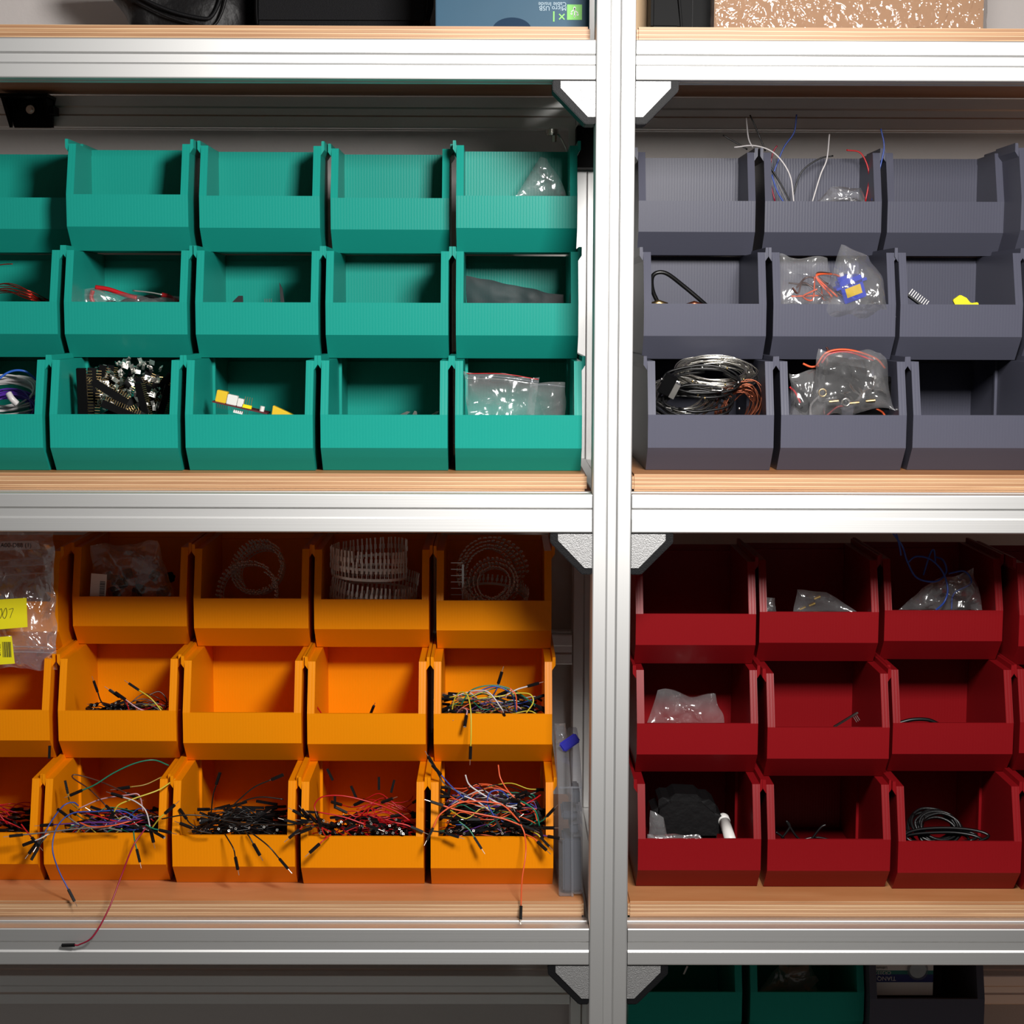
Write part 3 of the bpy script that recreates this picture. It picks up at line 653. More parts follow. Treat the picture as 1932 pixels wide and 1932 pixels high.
# ---------------------------------------------------------------- grey bins
Y = .29
W_ = [('white', [(1498, 385), (1490, 330), (1462, 290), (1425, 275), (1385, 278)], .275), ('white', [(1420, 278), (1412, 260), (1408, 222)], .30), ('black', [(1444, 285), (1430, 250), (1415, 217)], .31),
      ('black', [(1410, 282), (1390, 270), (1364, 255)], .30), ('blue', [(1458, 330), (1478, 280), (1498, 250), (1503, 216)], .30), ('white', [(1532, 383), (1548, 330), (1560, 300), (1565, 253)], .29),
      ('black', [(1496, 370), (1512, 325), (1545, 300), (1572, 294)], .30), ('red', [(1633, 380), (1640, 330), (1625, 290), (1597, 283)], .285), ('blue', [(1645, 378), (1662, 310), (1668, 275), (1662, 243)], .262),
      ('black', [(1492, 384), (1475, 350), (1452, 312)], .28), ('grey', [(1486, 384), (1470, 350), (1450, 310)], .285), ('crimson', [(1462, 380), (1452, 330), (1458, 290), (1466, 275)], .30), ('blue', [(1480, 384), (1466, 360), (1456, 330)], .282)]
nm = ['white wire curving left out of the grey bin onto the rail', 'short white wire rising above the left rail', 'black wire rising highest at the left of the grey bin', 'black wire end pointing left over the rail', 'blue wire leaning right above the grey bin', 'white wire standing in the middle of the bin', 'black wire arching right inside the bin', 'red wire hooked over at the right side of the bin', 'blue wire hanging over the right rail', 'black wire lying along the left side, lowest of the bunch', 'grey wire lying along the left side of the wire bin', 'crimson wire end curling behind the white one', 'short blue wire low at the left of the wire bin']
for (c, pts, Y), lb in zip(W_, nm):
    cable([at(x, y, Y) for x, y in pts], .0009, 'w_'+c, 'loose_wire', lb, 'wire')
bag([(1568, 352), (1622, 358), (1630, 384), (1535, 384)], .285, .010, 11, 'small shiny clear bag at the bottom of the bin of loose wires', crumple=.004)
cable([at(1252, 590, .17), at(1232, 550, .165), at(1232, 520, .16), at(1255, 515, .16), at(1290, 540, .165), (at(1330, 574, .17)), at(1345, 590, .18)], .0024, 'blackcab', 'cable', 'stiff black cable bent into a loop inside a middle row grey bin', 'cable')
for (x, y, lb, m_) in ((1310, 575, 'copper coil end beside the looped black cable', 'copper'), (1243, 573, 'brass plug tip at the left foot of the looped cable', 'brass')):
    a_ = at(x, y, .155); solid('connector', MB().tube([a_+V((-.008, 0, -.002)), a_+V((.0, 0, .001)), a_+V((.009, 0, -.002))], .0035, 10), m_, lb, 'connector', smooth=True)
def servo(p, M_, body, label, grp=None, s_=1, lab=None):
    r = empty('servo_motor', (0, 0, 0)); tag(r, label, 'servo motor', grp); r.matrix_world = M_
    MB().box(-.0115, .0115, -.006, .006, -.011, .011).build('body', M[body], r, bevel=.0006)
    MB().box(-.016, .016, -.006, .006, .004, .0065).build('mounting_tabs', M[body], r)
    MB().cyl((-.005, 0, .011), (-.005, 0, .015), .0055, 20).build('gear_housing', M[body], r); MB().cyl((-.005, 0, .015), (-.005, 0, .018), .0022, 14).build('shaft', M['wht'], r)
    if lab: MB().box(-.008, .008, -.0063, -.006, -.006, .003).build('label', M[lab], r)
    return r
servo(0, rotm(at(1605, 545, .145), .1, -.35, .2) @ Matrix.Scale(1.15, 4), 'servo', 'small blue servo motor inside the clear bag of a grey bin', lab='ylw')
for k in range(7):
    pts = [at(1480+rd.random()*90, 520+rd.random()*50, .15+.02*rd.random()) for _ in range(4)]
    if k > 3: pts = [at(1530+20*k*.5, 560, .14), at(1540, 530-k*2, .15), at(1575, 518, .14), at(1600, 535, .15)]
    cable(pts, .0011, 'w_orange' if k % 3 else 'w_brown', 'servo_lead', 'thin orange lead curled in the bag with the blue servo' if k % 3 else 'brown lead curled in the bag with the blue servo', 'wire', 'servo leads in the grey bin bags', n=5)
bag([(1470, 480), (1560, 488), (1600, 600), (1475, 600)], .155, .016, 13, 'clear bag on the left of the blue servo in a grey bin', crumple=.006)
bag([(1588, 460), (1640, 482), (1690, 600), (1540, 600)], .135, .020, 14, 'tall peaked clear bag around the blue servo', crumple=.006)
bb_ = empty('circuit_board', at(1712, 555, .16)); tag(bb_, 'narrow board with a row of pins at the left of a grey bin', 'circuit board')
Mx = Matrix.Rotation(.65, 4, 'Y'); bb_.rotation_euler = (0, .62, 0)
MB().box(-.004, .030, 0, .012, -.001, .001).build('board', M['pcb'], bb_)
pn = MB(); [pn.box(.001+k*.0028, .0018+k*.0028, 0, .001, .001, .008) for k in range(9)]; pn.build('pins', M['tin'], bb_)
solid('yellow_clip', flatpoly([(1798, 566), (1812, 556), (1824, 562), (1832, 572), (1846, 570), (1848, 582), (1806, 582)], .16, .166, '', ''), 'ylw2', 'bright yellow plastic clip at the lip of a grey bin', 'clip', bevel=.0008)
# string lights
coil(1350, 705, .13, .042, .017, 16, .0006, 'steel', 'string_light_wire', 'silver wire loop of the coiled string lights', 'string lights', 'silver string light loops', seed=21, tilt=.8, turns=3)
coil(1285, 750, .11, .036, .024, 10, .0007, 'steel', 'string_light_wire', 'silver wire loop of the coiled string lights', 'string lights', 'silver string light loops', seed=22, tilt=.9, turns=2)
coil(1395, 768, .10, .020, .030, 12, .0006, 'copper', 'string_light_wire', 'copper wire loop of the coiled string lights', 'string lights', 'copper string light loops', seed=23, tilt=.5, turns=2, ang=-.6)
coil(1310, 762, .095, .045, .018, 6, .0013, 'blackcab', 'black_cable', 'black cable loop among the string lights', 'cable', 'black cables among the string lights', seed=24, tilt=.9, turns=1.3)
coil(1330, 720, .10, .05, .02, 3, .0014, 'blackcab', 'black_cable', 'black cable loop among the string lights', 'cable', 'black cables among the string lights', seed=26, tilt=.8, turns=1.0)
up = empty('usb_plug', at(1263, 728, .085)); up.rotation_euler = (.3, .45, 0); tag(up, 'black plug with a silver metal shell among the string lights', 'plug')
MB().box(-.009, .004, -.004, .004, -.011, .012).build('plug_body', M['black'], up, bevel=.001); MB().box(.004, .010, -.0055, .002, -.010, .007).build('metal_shell', M['tin'], up)
for k in range(16):
    o = MB().tube([(0, 0, -.0015), (0, 0, 0), (0, 0, .0015)], [.0006, .0013, .0006], 8).build('led_bead', M['tin' if k % 2 else 'brass'], smooth=True)
    o.location = at(1245+rd.random()*160, 690+rd.random()*85, .088); tag(o, 'tiny light bead on the coiled string lights', 'light', 'beads of the string lights')
# black servos in bag
for k, (x, y, ry) in enumerate(((1590, 725, .15), (1560, 770, -.2), (1640, 772, .3), (1520, 760, .6), (1665, 735, -.4))):
    servo(0, rotm(at(x, y, .115+.01*(k % 2)), 0, ry, .1*k) @ Matrix.Scale((1.9, 1.2, 1.2, 1, 1)[k], 4), 'black', 'black servo motor packed in the bulging clear bag', 'black servos in the bag')
for k, (x, y) in enumerate(((1552, 741), (1573, 758), (1596, 759), (1612, 761), (1642, 757))):
    a_ = at(x, y, .082); st = empty('brass_ring', a_); tag(st, 'small brass fitting at the front of the bag of servos', 'fitting', 'brass fittings in the bag of servos')
    if k in (0, 2): ring_pts = [V((.004*math.cos(a), 0, .004*math.sin(a))) for a in [2*math.pi*i/18 for i in range(19)]]; MB().tube(ring_pts, .0012, 6).build('ring', M['brass' if k == 0 else 'steel'], st, True)
    else: MB().cyl((-.005, 0, 0), (.005, 0, .001), .0018, 10).build('sleeve', M['brass'], st)
for k, (c, pts) in enumerate((('orange', [(1540, 690), (1560, 665), (1600, 660), (1650, 675), (1670, 695)]), ('red', [(1550, 685), (1565, 668), (1600, 664), (1648, 680)]), ('brown', [(1560, 690), (1562, 662), (1559, 655)]), ('orange', [(1515, 686), (1530, 692), (1545, 690)]), ('red', [(1560, 784), (1580, 768), (1600, 766)]), ('orange', [(1650, 770), (1665, 778), (1672, 790)]), ('red', [(1490, 730), (1500, 740), (1510, 760)]), ('white', [(1530, 790), (1530, 765), (1548, 745)]))):
    cable([at(x, y, .10+.002*k) for x, y in pts], .0012, 'w_'+c, 'servo_lead', c+' lead in the bulging bag of black servos', 'wire', c+' leads in the bag of black servos', n=5)
bag([(1545, 657), (1660, 668), (1695, 770), (1525, 790)], .09, .030, 15, 'bulging clear bag of black servos rising from a bottom row grey bin', crumple=.007)
bag([(1492, 700), (1545, 700), (1560, 800), (1488, 800)], .11, .016, 16, 'shiny clear bag fold at the left of the bag of black servos', crumple=.006)

# ---------------------------------------------------------------- orange bins: top row
def crimp_coil(c, R, turns, rad, drop, pin, label, nper=46, slant=(0, 0), seed=0, shrink=0, big=1.7, flip=1):
    """a carrier strip wound round its local Z axis with upright crimp terminals"""
    rnd = random.Random(seed); root = empty('crimp_terminal_reel', c); root.rotation_euler = R; tag(root, label, 'terminal reel')
    band, pins = MB(), MB(); tot = int(nper*turns); prev = None
    for i in range(tot+1):
        a = 2*math.pi*i/nper; r_ = rad-shrink*i/tot+.0012*noise.noise(V((i*.13, seed, 0))); z = -drop*i/nper+.002*noise.noise(V((i*.07, seed, 4)))
        p = V((r_*math.cos(a), r_*math.sin(a), z)); n_ = V((math.cos(a), math.sin(a), 0)); t_ = V((-math.sin(a), math.cos(a), 0))
        if prev:
            q, m_ = prev; h = V((0, 0, .0016)); th_ = .0002
            band.add([q-h, p-h, p+h, q+h, q-h+m_*th_, p-h+n_*th_, p+h+n_*th_, q+h+m_*th_], [(0, 1, 2, 3), (7, 6, 5, 4), (0, 4, 5, 1), (3, 2, 6, 7)])
        prev = (p, n_)
        if i % 1 == 0:
            l_ = V((rnd.uniform(-.06, .06), rnd.uniform(-.06, .06), flip)).normalized(); w0_ = .00028*big
            b0 = p; 
            for (s0, s1, w_) in ((0, .35, w0_), (.35, .62, w0_*3.2), (.62, 1, w0_*2.0)):
                A, B_ = b0+l_*pin*s0, b0+l_*pin*s1
                pins.add([A-t_*w_, A+t_*w_, B_+t_*w_, B_-t_*w_, A-t_*w_+n_*w_, A+t_*w_+n_*w_, B_+t_*w_+n_*w_, B_-t_*w_+n_*w_], [(0, 1, 2, 3), (7, 6, 5, 4), (0, 4, 5, 1), (1, 5, 6, 2), (2, 6, 7, 3), (3, 7, 4, 0)])
    band.build('carrier_strip', M['term'], root); pins.build('terminals', M['term'], root)
    return root
cO = BINS['O33'][0]
crimp_coil(at(696, 1052, .285), (0, 0, 0), 2, .044, .012, .021, 'bright upright ring of crimp terminals, upper of the two rings', 52, seed=1)
crimp_coil(at(706, 1108, .295), (.05, .10, 0), 2.4, .050, .016, .022, 'wider ring of crimp terminals under the upper one', 56, seed=2)
crimp_coil(at(700, 1140, .30), (-.1, -.05, 0), 1.2, .048, .01, .018, 'lowest ring of crimp terminals, sunk behind the lip of its bin', 56, seed=3)
crimp_coil(at(490, 1075, .33), (.9, -.75, .2), 2.5, .034, .004, .014, 'slanting coil of crimp terminals with two tips sticking up', 44, seed=4, shrink=.008)
crimp_coil(at(470, 1120, .31), (1.1, -.9, .2), 2, .038, .005, .013, 'lower slanting coil of crimp terminals behind the lip', 44, seed=9, shrink=.006)
crimp_coil(at(925, 1082, .31), (1.35, 0, .3), 3.6, .044, .0035, .012, 'large round coil of crimp terminals facing the room', 44, seed=5, shrink=.016)
crimp_coil(at(930, 1100, .30), (1.2, .3, -.2), 3, .030, .004, .013, 'small inner coil of crimp terminals inside the large round one', 36, seed=6, shrink=.014)
crimp_coil(at(935, 1125, .29), (.3, .1, 0), 1.2, .038, .004, .012, 'flat run of crimp terminals at the lip under the large round coil', 44, seed=7)
st = MB(); a0_, a1_ = at(873, 1062, .29), at(870, 1134, .29)
for k in range(7):
    z = a1_.z+(a0_.z-a1_.z)*k/6; st.box(a0_.x-.014, a0_.x, .29, .2904, z-.0004, z+.0004)
so_ = solid('terminal_strip', st, 'tin', 'straight upright strip of crimp terminals at the left of the round coil', 'terminal strip')
MB().box(.006, .0085, 0, .0004, -.021, .021).build('carrier_strip', M['tin'], so_)
# bag of black parts with barcode
for k in range(16):
    a_ = at(205+rd.random()*120, 1075+rd.random()*60+rd.random()*10, .30+rd.random()*.03)
    o = MB().box(-.006, .006, -.004, .004, -.005, .005).cyl((0, 0, 0), (.0, -.007, 0), .003, 8).build('black_part', M['black'], bevel=.001); o.location = a_; o.rotation_euler = (rd.random()*3, rd.random()*3, rd.random()*3)
    tag(o, 'small black moulded part inside the barcode bag', 'part', 'black parts in the barcode bag')
bag([(172, 1026), (296, 1022), (338, 1150), (178, 1150)], .295, .022, 17, 'clear bag of small black parts with a white barcode label', crumple=.005)
def barcode(root, cx, w_, h_, n, seed, zc=0, y=-.0004):
    r = random.Random(seed); mb = MB(); x = cx-w_/2
    while x < cx+w_/2:
        ww = r.choice((.0003, .0005, .0008)); mb.box(x, x+ww, y, y+.0003, zc-h_/2, zc+h_/2); x += ww+r.choice((.0004, .0006))
    return mb.build('barcode', M['ink'], root)
lb = empty('barcode_label', at(186, 1105, .268)); lb.rotation_euler = (0, 0.08, 0); tag(lb, 'white barcode label on the bag of black parts', 'label')
MB().box(-.0095, .009, 0, .0003, -.016, .014).build('paper', M['paper'], lb)
bm_ = MB(); rr_ = random.Random(2); z = -.014
while z < .006: ww = rr_.choice((.0003, .0006, .0009)); bm_.box(.0015, .0075, -.0003, .0002, z, z+ww); z += ww+.0006
bm_.build('barcode', M['ink'], lb)

# hanging clear bag with yellow labels
hb = bagmesh([(-60, 1006), (98, 1006), (110, 1262), (-60, 1262)], .20, .014, 19, nu=34, nv=44, crumple=.006, name='zip_bag', tilt=.02)
tag(hb, 'large clear zip bag with yellow stickers hanging over the orange bins at the left edge', 'plastic bag')
ho = V(hb.location)
for y in (1058, 1070, 1086, 1222, 1232):
    MB().tube([p-ho for p in smoothpath([at(-58, y+4, .178), at(30, y-2, .176), at(96 if y < 1100 else 106, y-6 if y < 1100 else y, .178)])], .0009, 5).build('zip_seal', M['clear'], hb, True)
def sticker(px, Y, m_, name='sticker'):
    P_ = [at(x, y, Y)-ho for x, y in px]
    return MB().add(P_+[p+V((0, .0003, 0)) for p in P_], [(0, 1, 2, 3), (7, 6, 5, 4), (0, 4, 5, 1), (1, 5, 6, 2), (2, 6, 7, 3), (3, 7, 4, 0)]).build(name, M[m_], hb)
YS = .172
s1 = sticker([(-30, 1133), (50, 1128), (52, 1183), (-30, 1190)], YS, 'yellow', 'yellow_sticker')
for pts in ([(-3, 1158), (2, 1148), (4, 1157), (0, 1167), (-4, 1163), (-3, 1158)], [(6, 1156), (11, 1147), (13, 1157), (9, 1167), (5, 1162), (6, 1156)], [(17, 1150), (25, 1148), (22, 1157), (19, 1166)], [(-12, 1150), (-15, 1160), (-9, 1168), (-7, 1160), (-14, 1160)]):
    MB().tube([p-ho for p in smoothpath([at(x, y, YS-.0003) for x, y in pts], 5)], .0003, 4).build('handwriting', M['ink'], s1)
s2 = sticker([(-30, 1204), (22, 1200), (28, 1252), (-30, 1256)], YS, 'yellow', 'yellow_sticker')
bm_ = MB(); rr_ = random.Random(4); x = 4
while x < 20:
    ww = rr_.choice((.6, 1.1, 1.6)); A = [at(xx, yy, YS-.0003)-ho for xx, yy in ((x, 1211), (x+ww, 1211), (x+ww+1.5, 1240), (x+1.5, 1240))]
    bm_.add(A+[p+V((0, .0002, 0)) for p in A], [(0, 1, 2, 3), (7, 6, 5, 4), (0, 4, 5, 1), (1, 5, 6, 2), (2, 6, 7, 3), (3, 7, 4, 0)]); x += ww+rr_.choice((.7, 1.1))
bm_.build('barcode', M['ink'], s2)
def put_text(txt, size, m_, par, org, px, Y, rot=0, alignx='CENTER'):
    t = text_mesh(txt, size, M[m_], None, Matrix.Identity(4), alignx=alignx); t.parent = par
    t.matrix_basis = Matrix.Translation(at(*px, Y)-org) @ Matrix.Rotation(math.pi/2, 4, 'X') @ Matrix.Rotation(rot, 4, 'Z'); return t
put_text('27722', .0055, 'ink', s2, ho, (-2, 1226), YS-.0005, math.pi/2)
s3 = sticker([(-20, 1022), (72, 1020), (76, 1036), (-20, 1040)], YS+.01, 'film', 'clear_label')
put_text('A00-D88 (1)', .0068, 'ink', s3, ho, (30, 1029), YS+.0085)

# ---------------------------------------------------------------- jumper wires
def tangle(key, z0, z1, y0, y1, n, label, x0=-.052, x1=.052, seed=0, mound=0):
    """the uncountable packed lower layer of black jumper ends, one object"""
    r = random.Random(seed); b = BINS[key][0]; mb = MB()
    for i in range(n):
        L_ = r.uniform(.014, .03); a = r.uniform(-.5, .5)+(math.pi if r.random() < .5 else 0); e = r.uniform(-.35, .35); s_ = .0014
        x = r.uniform(x0+.012, x1-.012); z = r.uniform(z0, z1)+mound*math.exp(-((x/.04)**2)); y = r.uniform(max(y0, -.026*min(1, z/.0255)+.012), y1)
        R_ = rotm(V((x, y, z)), 0, e, a)
        mb.box(-L_/2, L_/2, -s_, s_, -s_, s_, R_)
    o = mb.build('jumper_wire_tangle', M['blackp']); o.location = b
    return tag(o, label, 'jumper wires', kind='stuff')
def pile(key, n, colours, label, group, z0, z1, y0, y1, seed, x0=-.05, x1=.05, ends=.7, heads=False):
    r = random.Random(seed); b = BINS[key][0]
    for i in range(n):
        c = r.choice(colours)
        if heads:       # short ends with their sockets facing the room
            x = r.uniform(x0*.95, x1*.95); y = r.uniform(y0, y1); z = max(r.uniform(z0, z1), .0635 if y < -.012 else 0)
            p = V((x, y, z)); d_ = V((r.uniform(-.6, .6)-x*6, -1, r.uniform(-.1, .6))).normalized()
            pts = [p-d_*.05+V((r.uniform(-.02, .02), 0, -.012)), p-d_*.03+V((0, 0, -.002)), p-d_*.0145]
            o = jumper([b+q for q in pts], c, label % c, group % c, ends=(0, 1), pins=(0, int(r.random() < .45)), seg=4)
        else:
            a = r.uniform(-.45, .45); L_ = r.uniform(.05, .085); cx = r.uniform(x0+.02, x1-.02); cy = r.uniform(y0, y1); cz = r.uniform(z0, z1)
            pts = []
            for t in (-.5, -.25, 0, .25, .5):
                x = max(x0, min(x1, cx+t*L_*math.cos(a))); pts.append(b+V((x, cy+t*L_*math.sin(a)*.6+r.uniform(-.006, .006), cz+r.uniform(-.006, .007)-.012*abs(t))))
            e = (int(r.random() < ends), int(r.random() < ends))
            jumper(pts, c, label % c, group % c, ends=e, pins=(r.randint(0, 1), r.randint(0, 1)), seg=4)
def J(px, c, label, Y=.06, ends=(1, 1), pins=(1, 1), r=.00082):
    """a jumper traced through pixels; each point may carry its own depth"""
    return jumper([at(p[0], p[1], p[2] if len(p) > 2 else Y) for p in px], c, label, ends=ends, pins=pins, r=r, seg=8)
B_ = 'in the %s orange bin'
# O10: red wires at the left edge
tangle('O10', .02, .052, -.01, .12, 110, 'packed dark jumper ends low in the bin at the lower left edge', seed=40)
pile('O10', 22, ['red', 'crimson', 'red'], '%s jumper wire in the bin at the lower left edge', '%s jumper wires at the lower left edge', .052, .075, .0, .09, 41, x0=-.045)
# O11: coloured
tangle('O11', .018, .052, -.018, .13, 120, 'packed dark jumper ends low in the bin of coloured jumpers', seed=42)
pile('O11', 30, ['red', 'blue', 'purple', 'yellow', 'grey', 'white', 'green', 'orange', 'brown', 'black'], '%s jumper wire heaped in the bin with the crimson hanging wire', '%s jumper wires in the bin with the crimson hanging wire', .053, .068, -.012, .06, 43)
# O12: black
tangle('O12', .018, .056, -.02, .13, 170, 'packed black jumper ends low in the bin of black jumpers', seed=44)
pile('O12', 26, ['black'], '%s jumper wire heaped in the bin of black jumpers', '%s jumper wires in the bin of black jumpers', .053, .067, -.01, .07, 45, x0=-.04, ends=1)
pile('O12', 16, ['black'], '%s jumper end pointing out of the bin of black jumpers', '%s jumper ends at the front of the black bin', .056, .066, -.026, -.01, 46, x0=-.04, heads=True)
# O13: red with black heads
tangle('O13', .018, .05, -.02, .13, 150, 'packed black sockets low in the bin of red jumpers', seed=47)
pile('O13', 44, ['red'], '%s jumper end with its black socket facing out of the bin of red jumpers', '%s jumper ends in the bin of red jumpers', .054, .074, -.030, .01, 48, heads=True)
pile('O13', 20, ['red'], '%s jumper wire lying behind the sockets in the bin of red jumpers', '%s jumper wires behind the sockets', .05, .078, .03, .09, 49, x0=-.03)
# O14: many colours, heaped high
tangle('O14', .018, .062, -.015, .13, 200, 'packed dark jumper ends low in the heaped bin of many colours', seed=50, mound=.012)
pile('O14', 62, ['orange', 'green', 'blue', 'orange', 'grey', 'purple', 'yellow', 'red', 'black', 'green', 'brown', 'white'], '%s jumper wire heaped in the many-coloured bin beside the clear case', '%s jumper wires in the many-coloured bin', .056, .098, -.006, .08, 51)
pile('O14', 14, ['black', 'orange', 'green', 'grey'], '%s jumper end poking over the lip of the many-coloured bin', '%s jumper ends at the lip of the many-coloured bin', .058, .068, -.032, -.012, 52, heads=True)
# O24 and O21
tangle('O24', .025, .053, -.01, .10, 120, 'packed dark jumper ends low in the middle row bin beside the upright', seed=53)
pile('O24', 34, ['yellow', 'green', 'blue', 'white', 'orange', 'grey', 'purple', 'black', 'brown', 'pink', 'yellow'], '%s jumper wire heaped in the middle row bin beside the upright', '%s jumper wires in the middle row bin beside the upright', .054, .078, -.012, .05, 54)
tangle('O21', .03, .056, -.015, .05, 50, 'packed black jumper ends at the lip of the middle row bin with a small bundle', x0=-.054, x1=.045, seed=55)
pile('O21', 12, ['brown', 'yellow', 'pink', 'red', 'grey', 'brown'], '%s jumper wire in the small bundle of the middle row', '%s jumper wires in the small middle row bundle', .054, .066, -.008, .03, 56, x0=0.0, ends=.2)
pile('O21', 20, ['black', 'brown', 'black'], '%s jumper end in the small bundle of the middle row', '%s jumper ends in the small middle row bundle', .055, .064, -.02, .0, 57, x0=-.038, x1=.02, heads=True)
J([(262, 1302, .18), (285, 1318, .175), (308, 1345, .175)], 'yellow', 'yellow jumper wire ending in a raised black socket in the small bundle', ends=(1, 0))
J([(184, 1305, .18), (192, 1325, .185), (215, 1345, .19)], 'black', 'black jumper standing highest at the left of the small bundle', ends=(1, 0))
J([(237, 1320, .175), (262, 1337, .175), (290, 1345, .18)], 'pink', 'pale pink jumper wire lying across the small bundle', ends=(1, 0))
J([(225, 1315, .18), (238, 1325, .178), (245, 1345, .18)], 'red', 'bent pair of black jumper ends in the middle of the small bundle')
J([(280, 1312, .19), (300, 1305, .195), (314, 1320, .195), (312, 1345, .195)], 'brown', 'brown wire looping up at the right of the small bundle', ends=(0, 0))
# O23
J([(596, 1331, .19), (603, 1341, .195), (610, 1352, .20)], 'red', 'lone jumper end leaning at the left of an otherwise empty orange bin', ends=(1, 0))
J([(700, 1345, .185), (697, 1352, .19), (690, 1360, .195)], 'black', 'lone jumper end at the lip centre of an otherwise empty orange bin', ends=(1, 0), pins=(1, 0))
# O24 specials
J([(888, 1408, .13), (889, 1380, .132), (888, 1340, .14), (882, 1312, .155), (870, 1306, .165), (858, 1318, .17), (852, 1345, .175)], 'yellow', 'yellow jumper wire hanging down over the lip of the middle row bin', ends=(1, 0))
J([(880, 1350, .145), (881, 1340, .150), (872, 1336, .16), (862, 1345, .17)], 'pink', 'pink jumper curling over the lip with its socket facing the room', ends=(1, 0), pins=(0, 0))
J([(940, 1290, .19), (936, 1302, .19), (925, 1320, .19)], 'blue', 'jumper end standing tallest above the middle row heap beside the upright', ends=(1, 0))
J([(885, 1304, .165), (920, 1305, .155), (945, 1335, .15), (950, 1345, .155)], 'white', 'white jumper wire bridging over the middle row heap', ends=(0, 1))
J([(993, 1345, .16), (1006, 1325, .16), (1000, 1310, .165), (975, 1308, .17), (940, 1314, .165), (900, 1318, .165)], 'yellow', 'yellow jumper wire looping round the right end of the middle row heap', ends=(0, 0))
J([(995, 1295, .17), (975, 1301, .165), (955, 1312, .165)], 'white', 'pale jumper with a black end pointing right above the heap', ends=(1, 0))
J([(870, 1330, .17), (890, 1302, .17), (930, 1293, .172), (970, 1303, .172), (1010, 1330, .175)], 'green', 'dark green jumper wire arching over the middle row heap', ends=(0, 1))
J([(905, 1303, .168), (935, 1295, .168), (965, 1310, .168), (975, 1345, .17)], 'blue', 'blue jumper wire arching over the middle row heap', ends=(0, 0))
J([(962, 1298, .16), (973, 1312, .158), (975, 1340, .16)], 'orange', 'orange jumper wire bending down at the right of the middle row heap', ends=(0, 0))
# O10/O11 specials
J([(92, 1428, .155), (93, 1415, .15), (93, 1418, .15)], 'black', 'black jumper end standing against the lower left bins', ends=(0, 0))
hx = bpy.data.objects.new('connector_housing', HM); col.objects.link(hx); hx.location = at(93, 1431, .15); hx.rotation_euler = (0, -math.pi/2+.05, 0); tag(hx, 'loose black jumper socket standing on the rail between two orange bins', 'socket')
J([(410, 1495-0, .06)], 'green', 'x') if 0 else None
J([(155, 1491, .075), (180, 1480, .075), (215, 1458, .08), (255, 1440, .085), (290, 1434, .09), (318, 1444, .10)], 'green', 'teal green jumper wire arching high over the bin of coloured jumpers', ends=(1, 0))
J([(200, 1520, .075), (170, 1490, .085), (138, 1468, .095), (145, 1462, .10), (190, 1475, .10), (240, 1497, .09)], 'brown', 'dark grey-brown jumper wire crossing in a loop under the teal green one', ends=(1, 1))
J([(128, 1497, .085), (132, 1512, .085), (150, 1528, .09)], 'amber', 'jumper with its black end standing at the left wall of its bin', ends=(1, 0), pins=(0, 0))
J([(215, 1532, .07), (225, 1518, .07), (255, 1506, .075), (300, 1490, .085), (330, 1470, .10)], 'yellow', 'bright yellow jumper wire rising right to the bin wall', ends=(1, 0))
J([(245, 1485, .10), (275, 1480, .105), (305, 1466, .115)], 'amber', 'dim yellow jumper wire behind the bright yellow one', ends=(1, 0))
J([(150, 1525, .085), (190, 1508, .085), (240, 1500, .08), (262, 1500, .08), (270, 1530, .08)], 'pink', 'pinkish jumper wire across the middle of the coloured heap', ends=(0, 0))
J([(232, 1504, .07), (255, 1512, .065), (275, 1530, .06), (284, 1565, .058)], 'white', 'thick white jumper wire curving down to the right lip', ends=(1, 1))
J([(129, 1678, .030), (110, 1640, .038), (99, 1600, .05), (108, 1560, .06), (135, 1535, .068), (180, 1531, .07), (230, 1530, .072), (260, 1545, .07)], 'blue', 'light blue jumper wire hanging over the lip to the board edge', ends=(1, 0))
J([(82, 1575, .06), (100, 1545, .068), (120, 1520, .072), (138, 1514, .078), (148, 1520, .082)], 'blue', 'darker blue jumper wire bending left over the bin lip', ends=(1, 0))
J([(141, 1783, -.006), (150, 1782, -.007), (176, 1766, -.010), (205, 1715, .0), (230, 1650, .022), (252, 1595, .05), (280, 1556, .062)], 'crimson', 'long crimson jumper wire hanging down in front of the aluminium rail', ends=(1, 0), pins=(0, 0), r=.0009)
J([(43, 1575, .055), (90, 1570, .056), (150, 1563, .06), (200, 1562, .065), (230, 1568, .07)], 'grey', 'grey jumper wire lying over the lip with its pin pointing left', ends=(1, 0))
J([(100, 1556, .07), (160, 1552, .066), (215, 1551, .066), (275, 1543, .07)], 'purple', 'purple jumper wire lying along the front of the coloured heap', ends=(1, 0))
J([(145, 1530, .075), (185, 1540, .07), (225, 1550, .07), (265, 1545, .07)], 'red', 'red jumper wire along the coloured heap', ends=(0, 1))
J([(150, 1552, .066), (175, 1560, .063), (215, 1557, .063), (250, 1548, .07)], 'orange', 'orange jumper wire along the front of the coloured heap', ends=(0, 1))
J([(258, 1602, .052), (254, 1585, .055), (252, 1568, .065)], 'green', 'short dark green jumper hanging over the lip with its pin down', ends=(1, 0))
J([(311, 1535, .055), (300, 1545, .055), (287, 1562, .06)], 'yellow', 'yellow jumper whose black end crosses the gap between two orange bins', ends=(1, 0))
J([(70, 1590, .058), (80, 1577, .06), (90, 1570, .065)], 'red', 'black jumper end pointing down at the gap beside the left edge bin', ends=(1, 0))
J([(66, 1586, .056), (76, 1582, .056), (95, 1572, .06)], 'white', 'pale jumper end in the cluster beside the left edge bin', ends=(1, 0), pins=(0, 0))
J([(60, 1580, .060), (50, 1568, .065), (40, 1555, .07)], 'red', 'red jumper reaching the gap cluster from the left edge bin', ends=(1, 0))
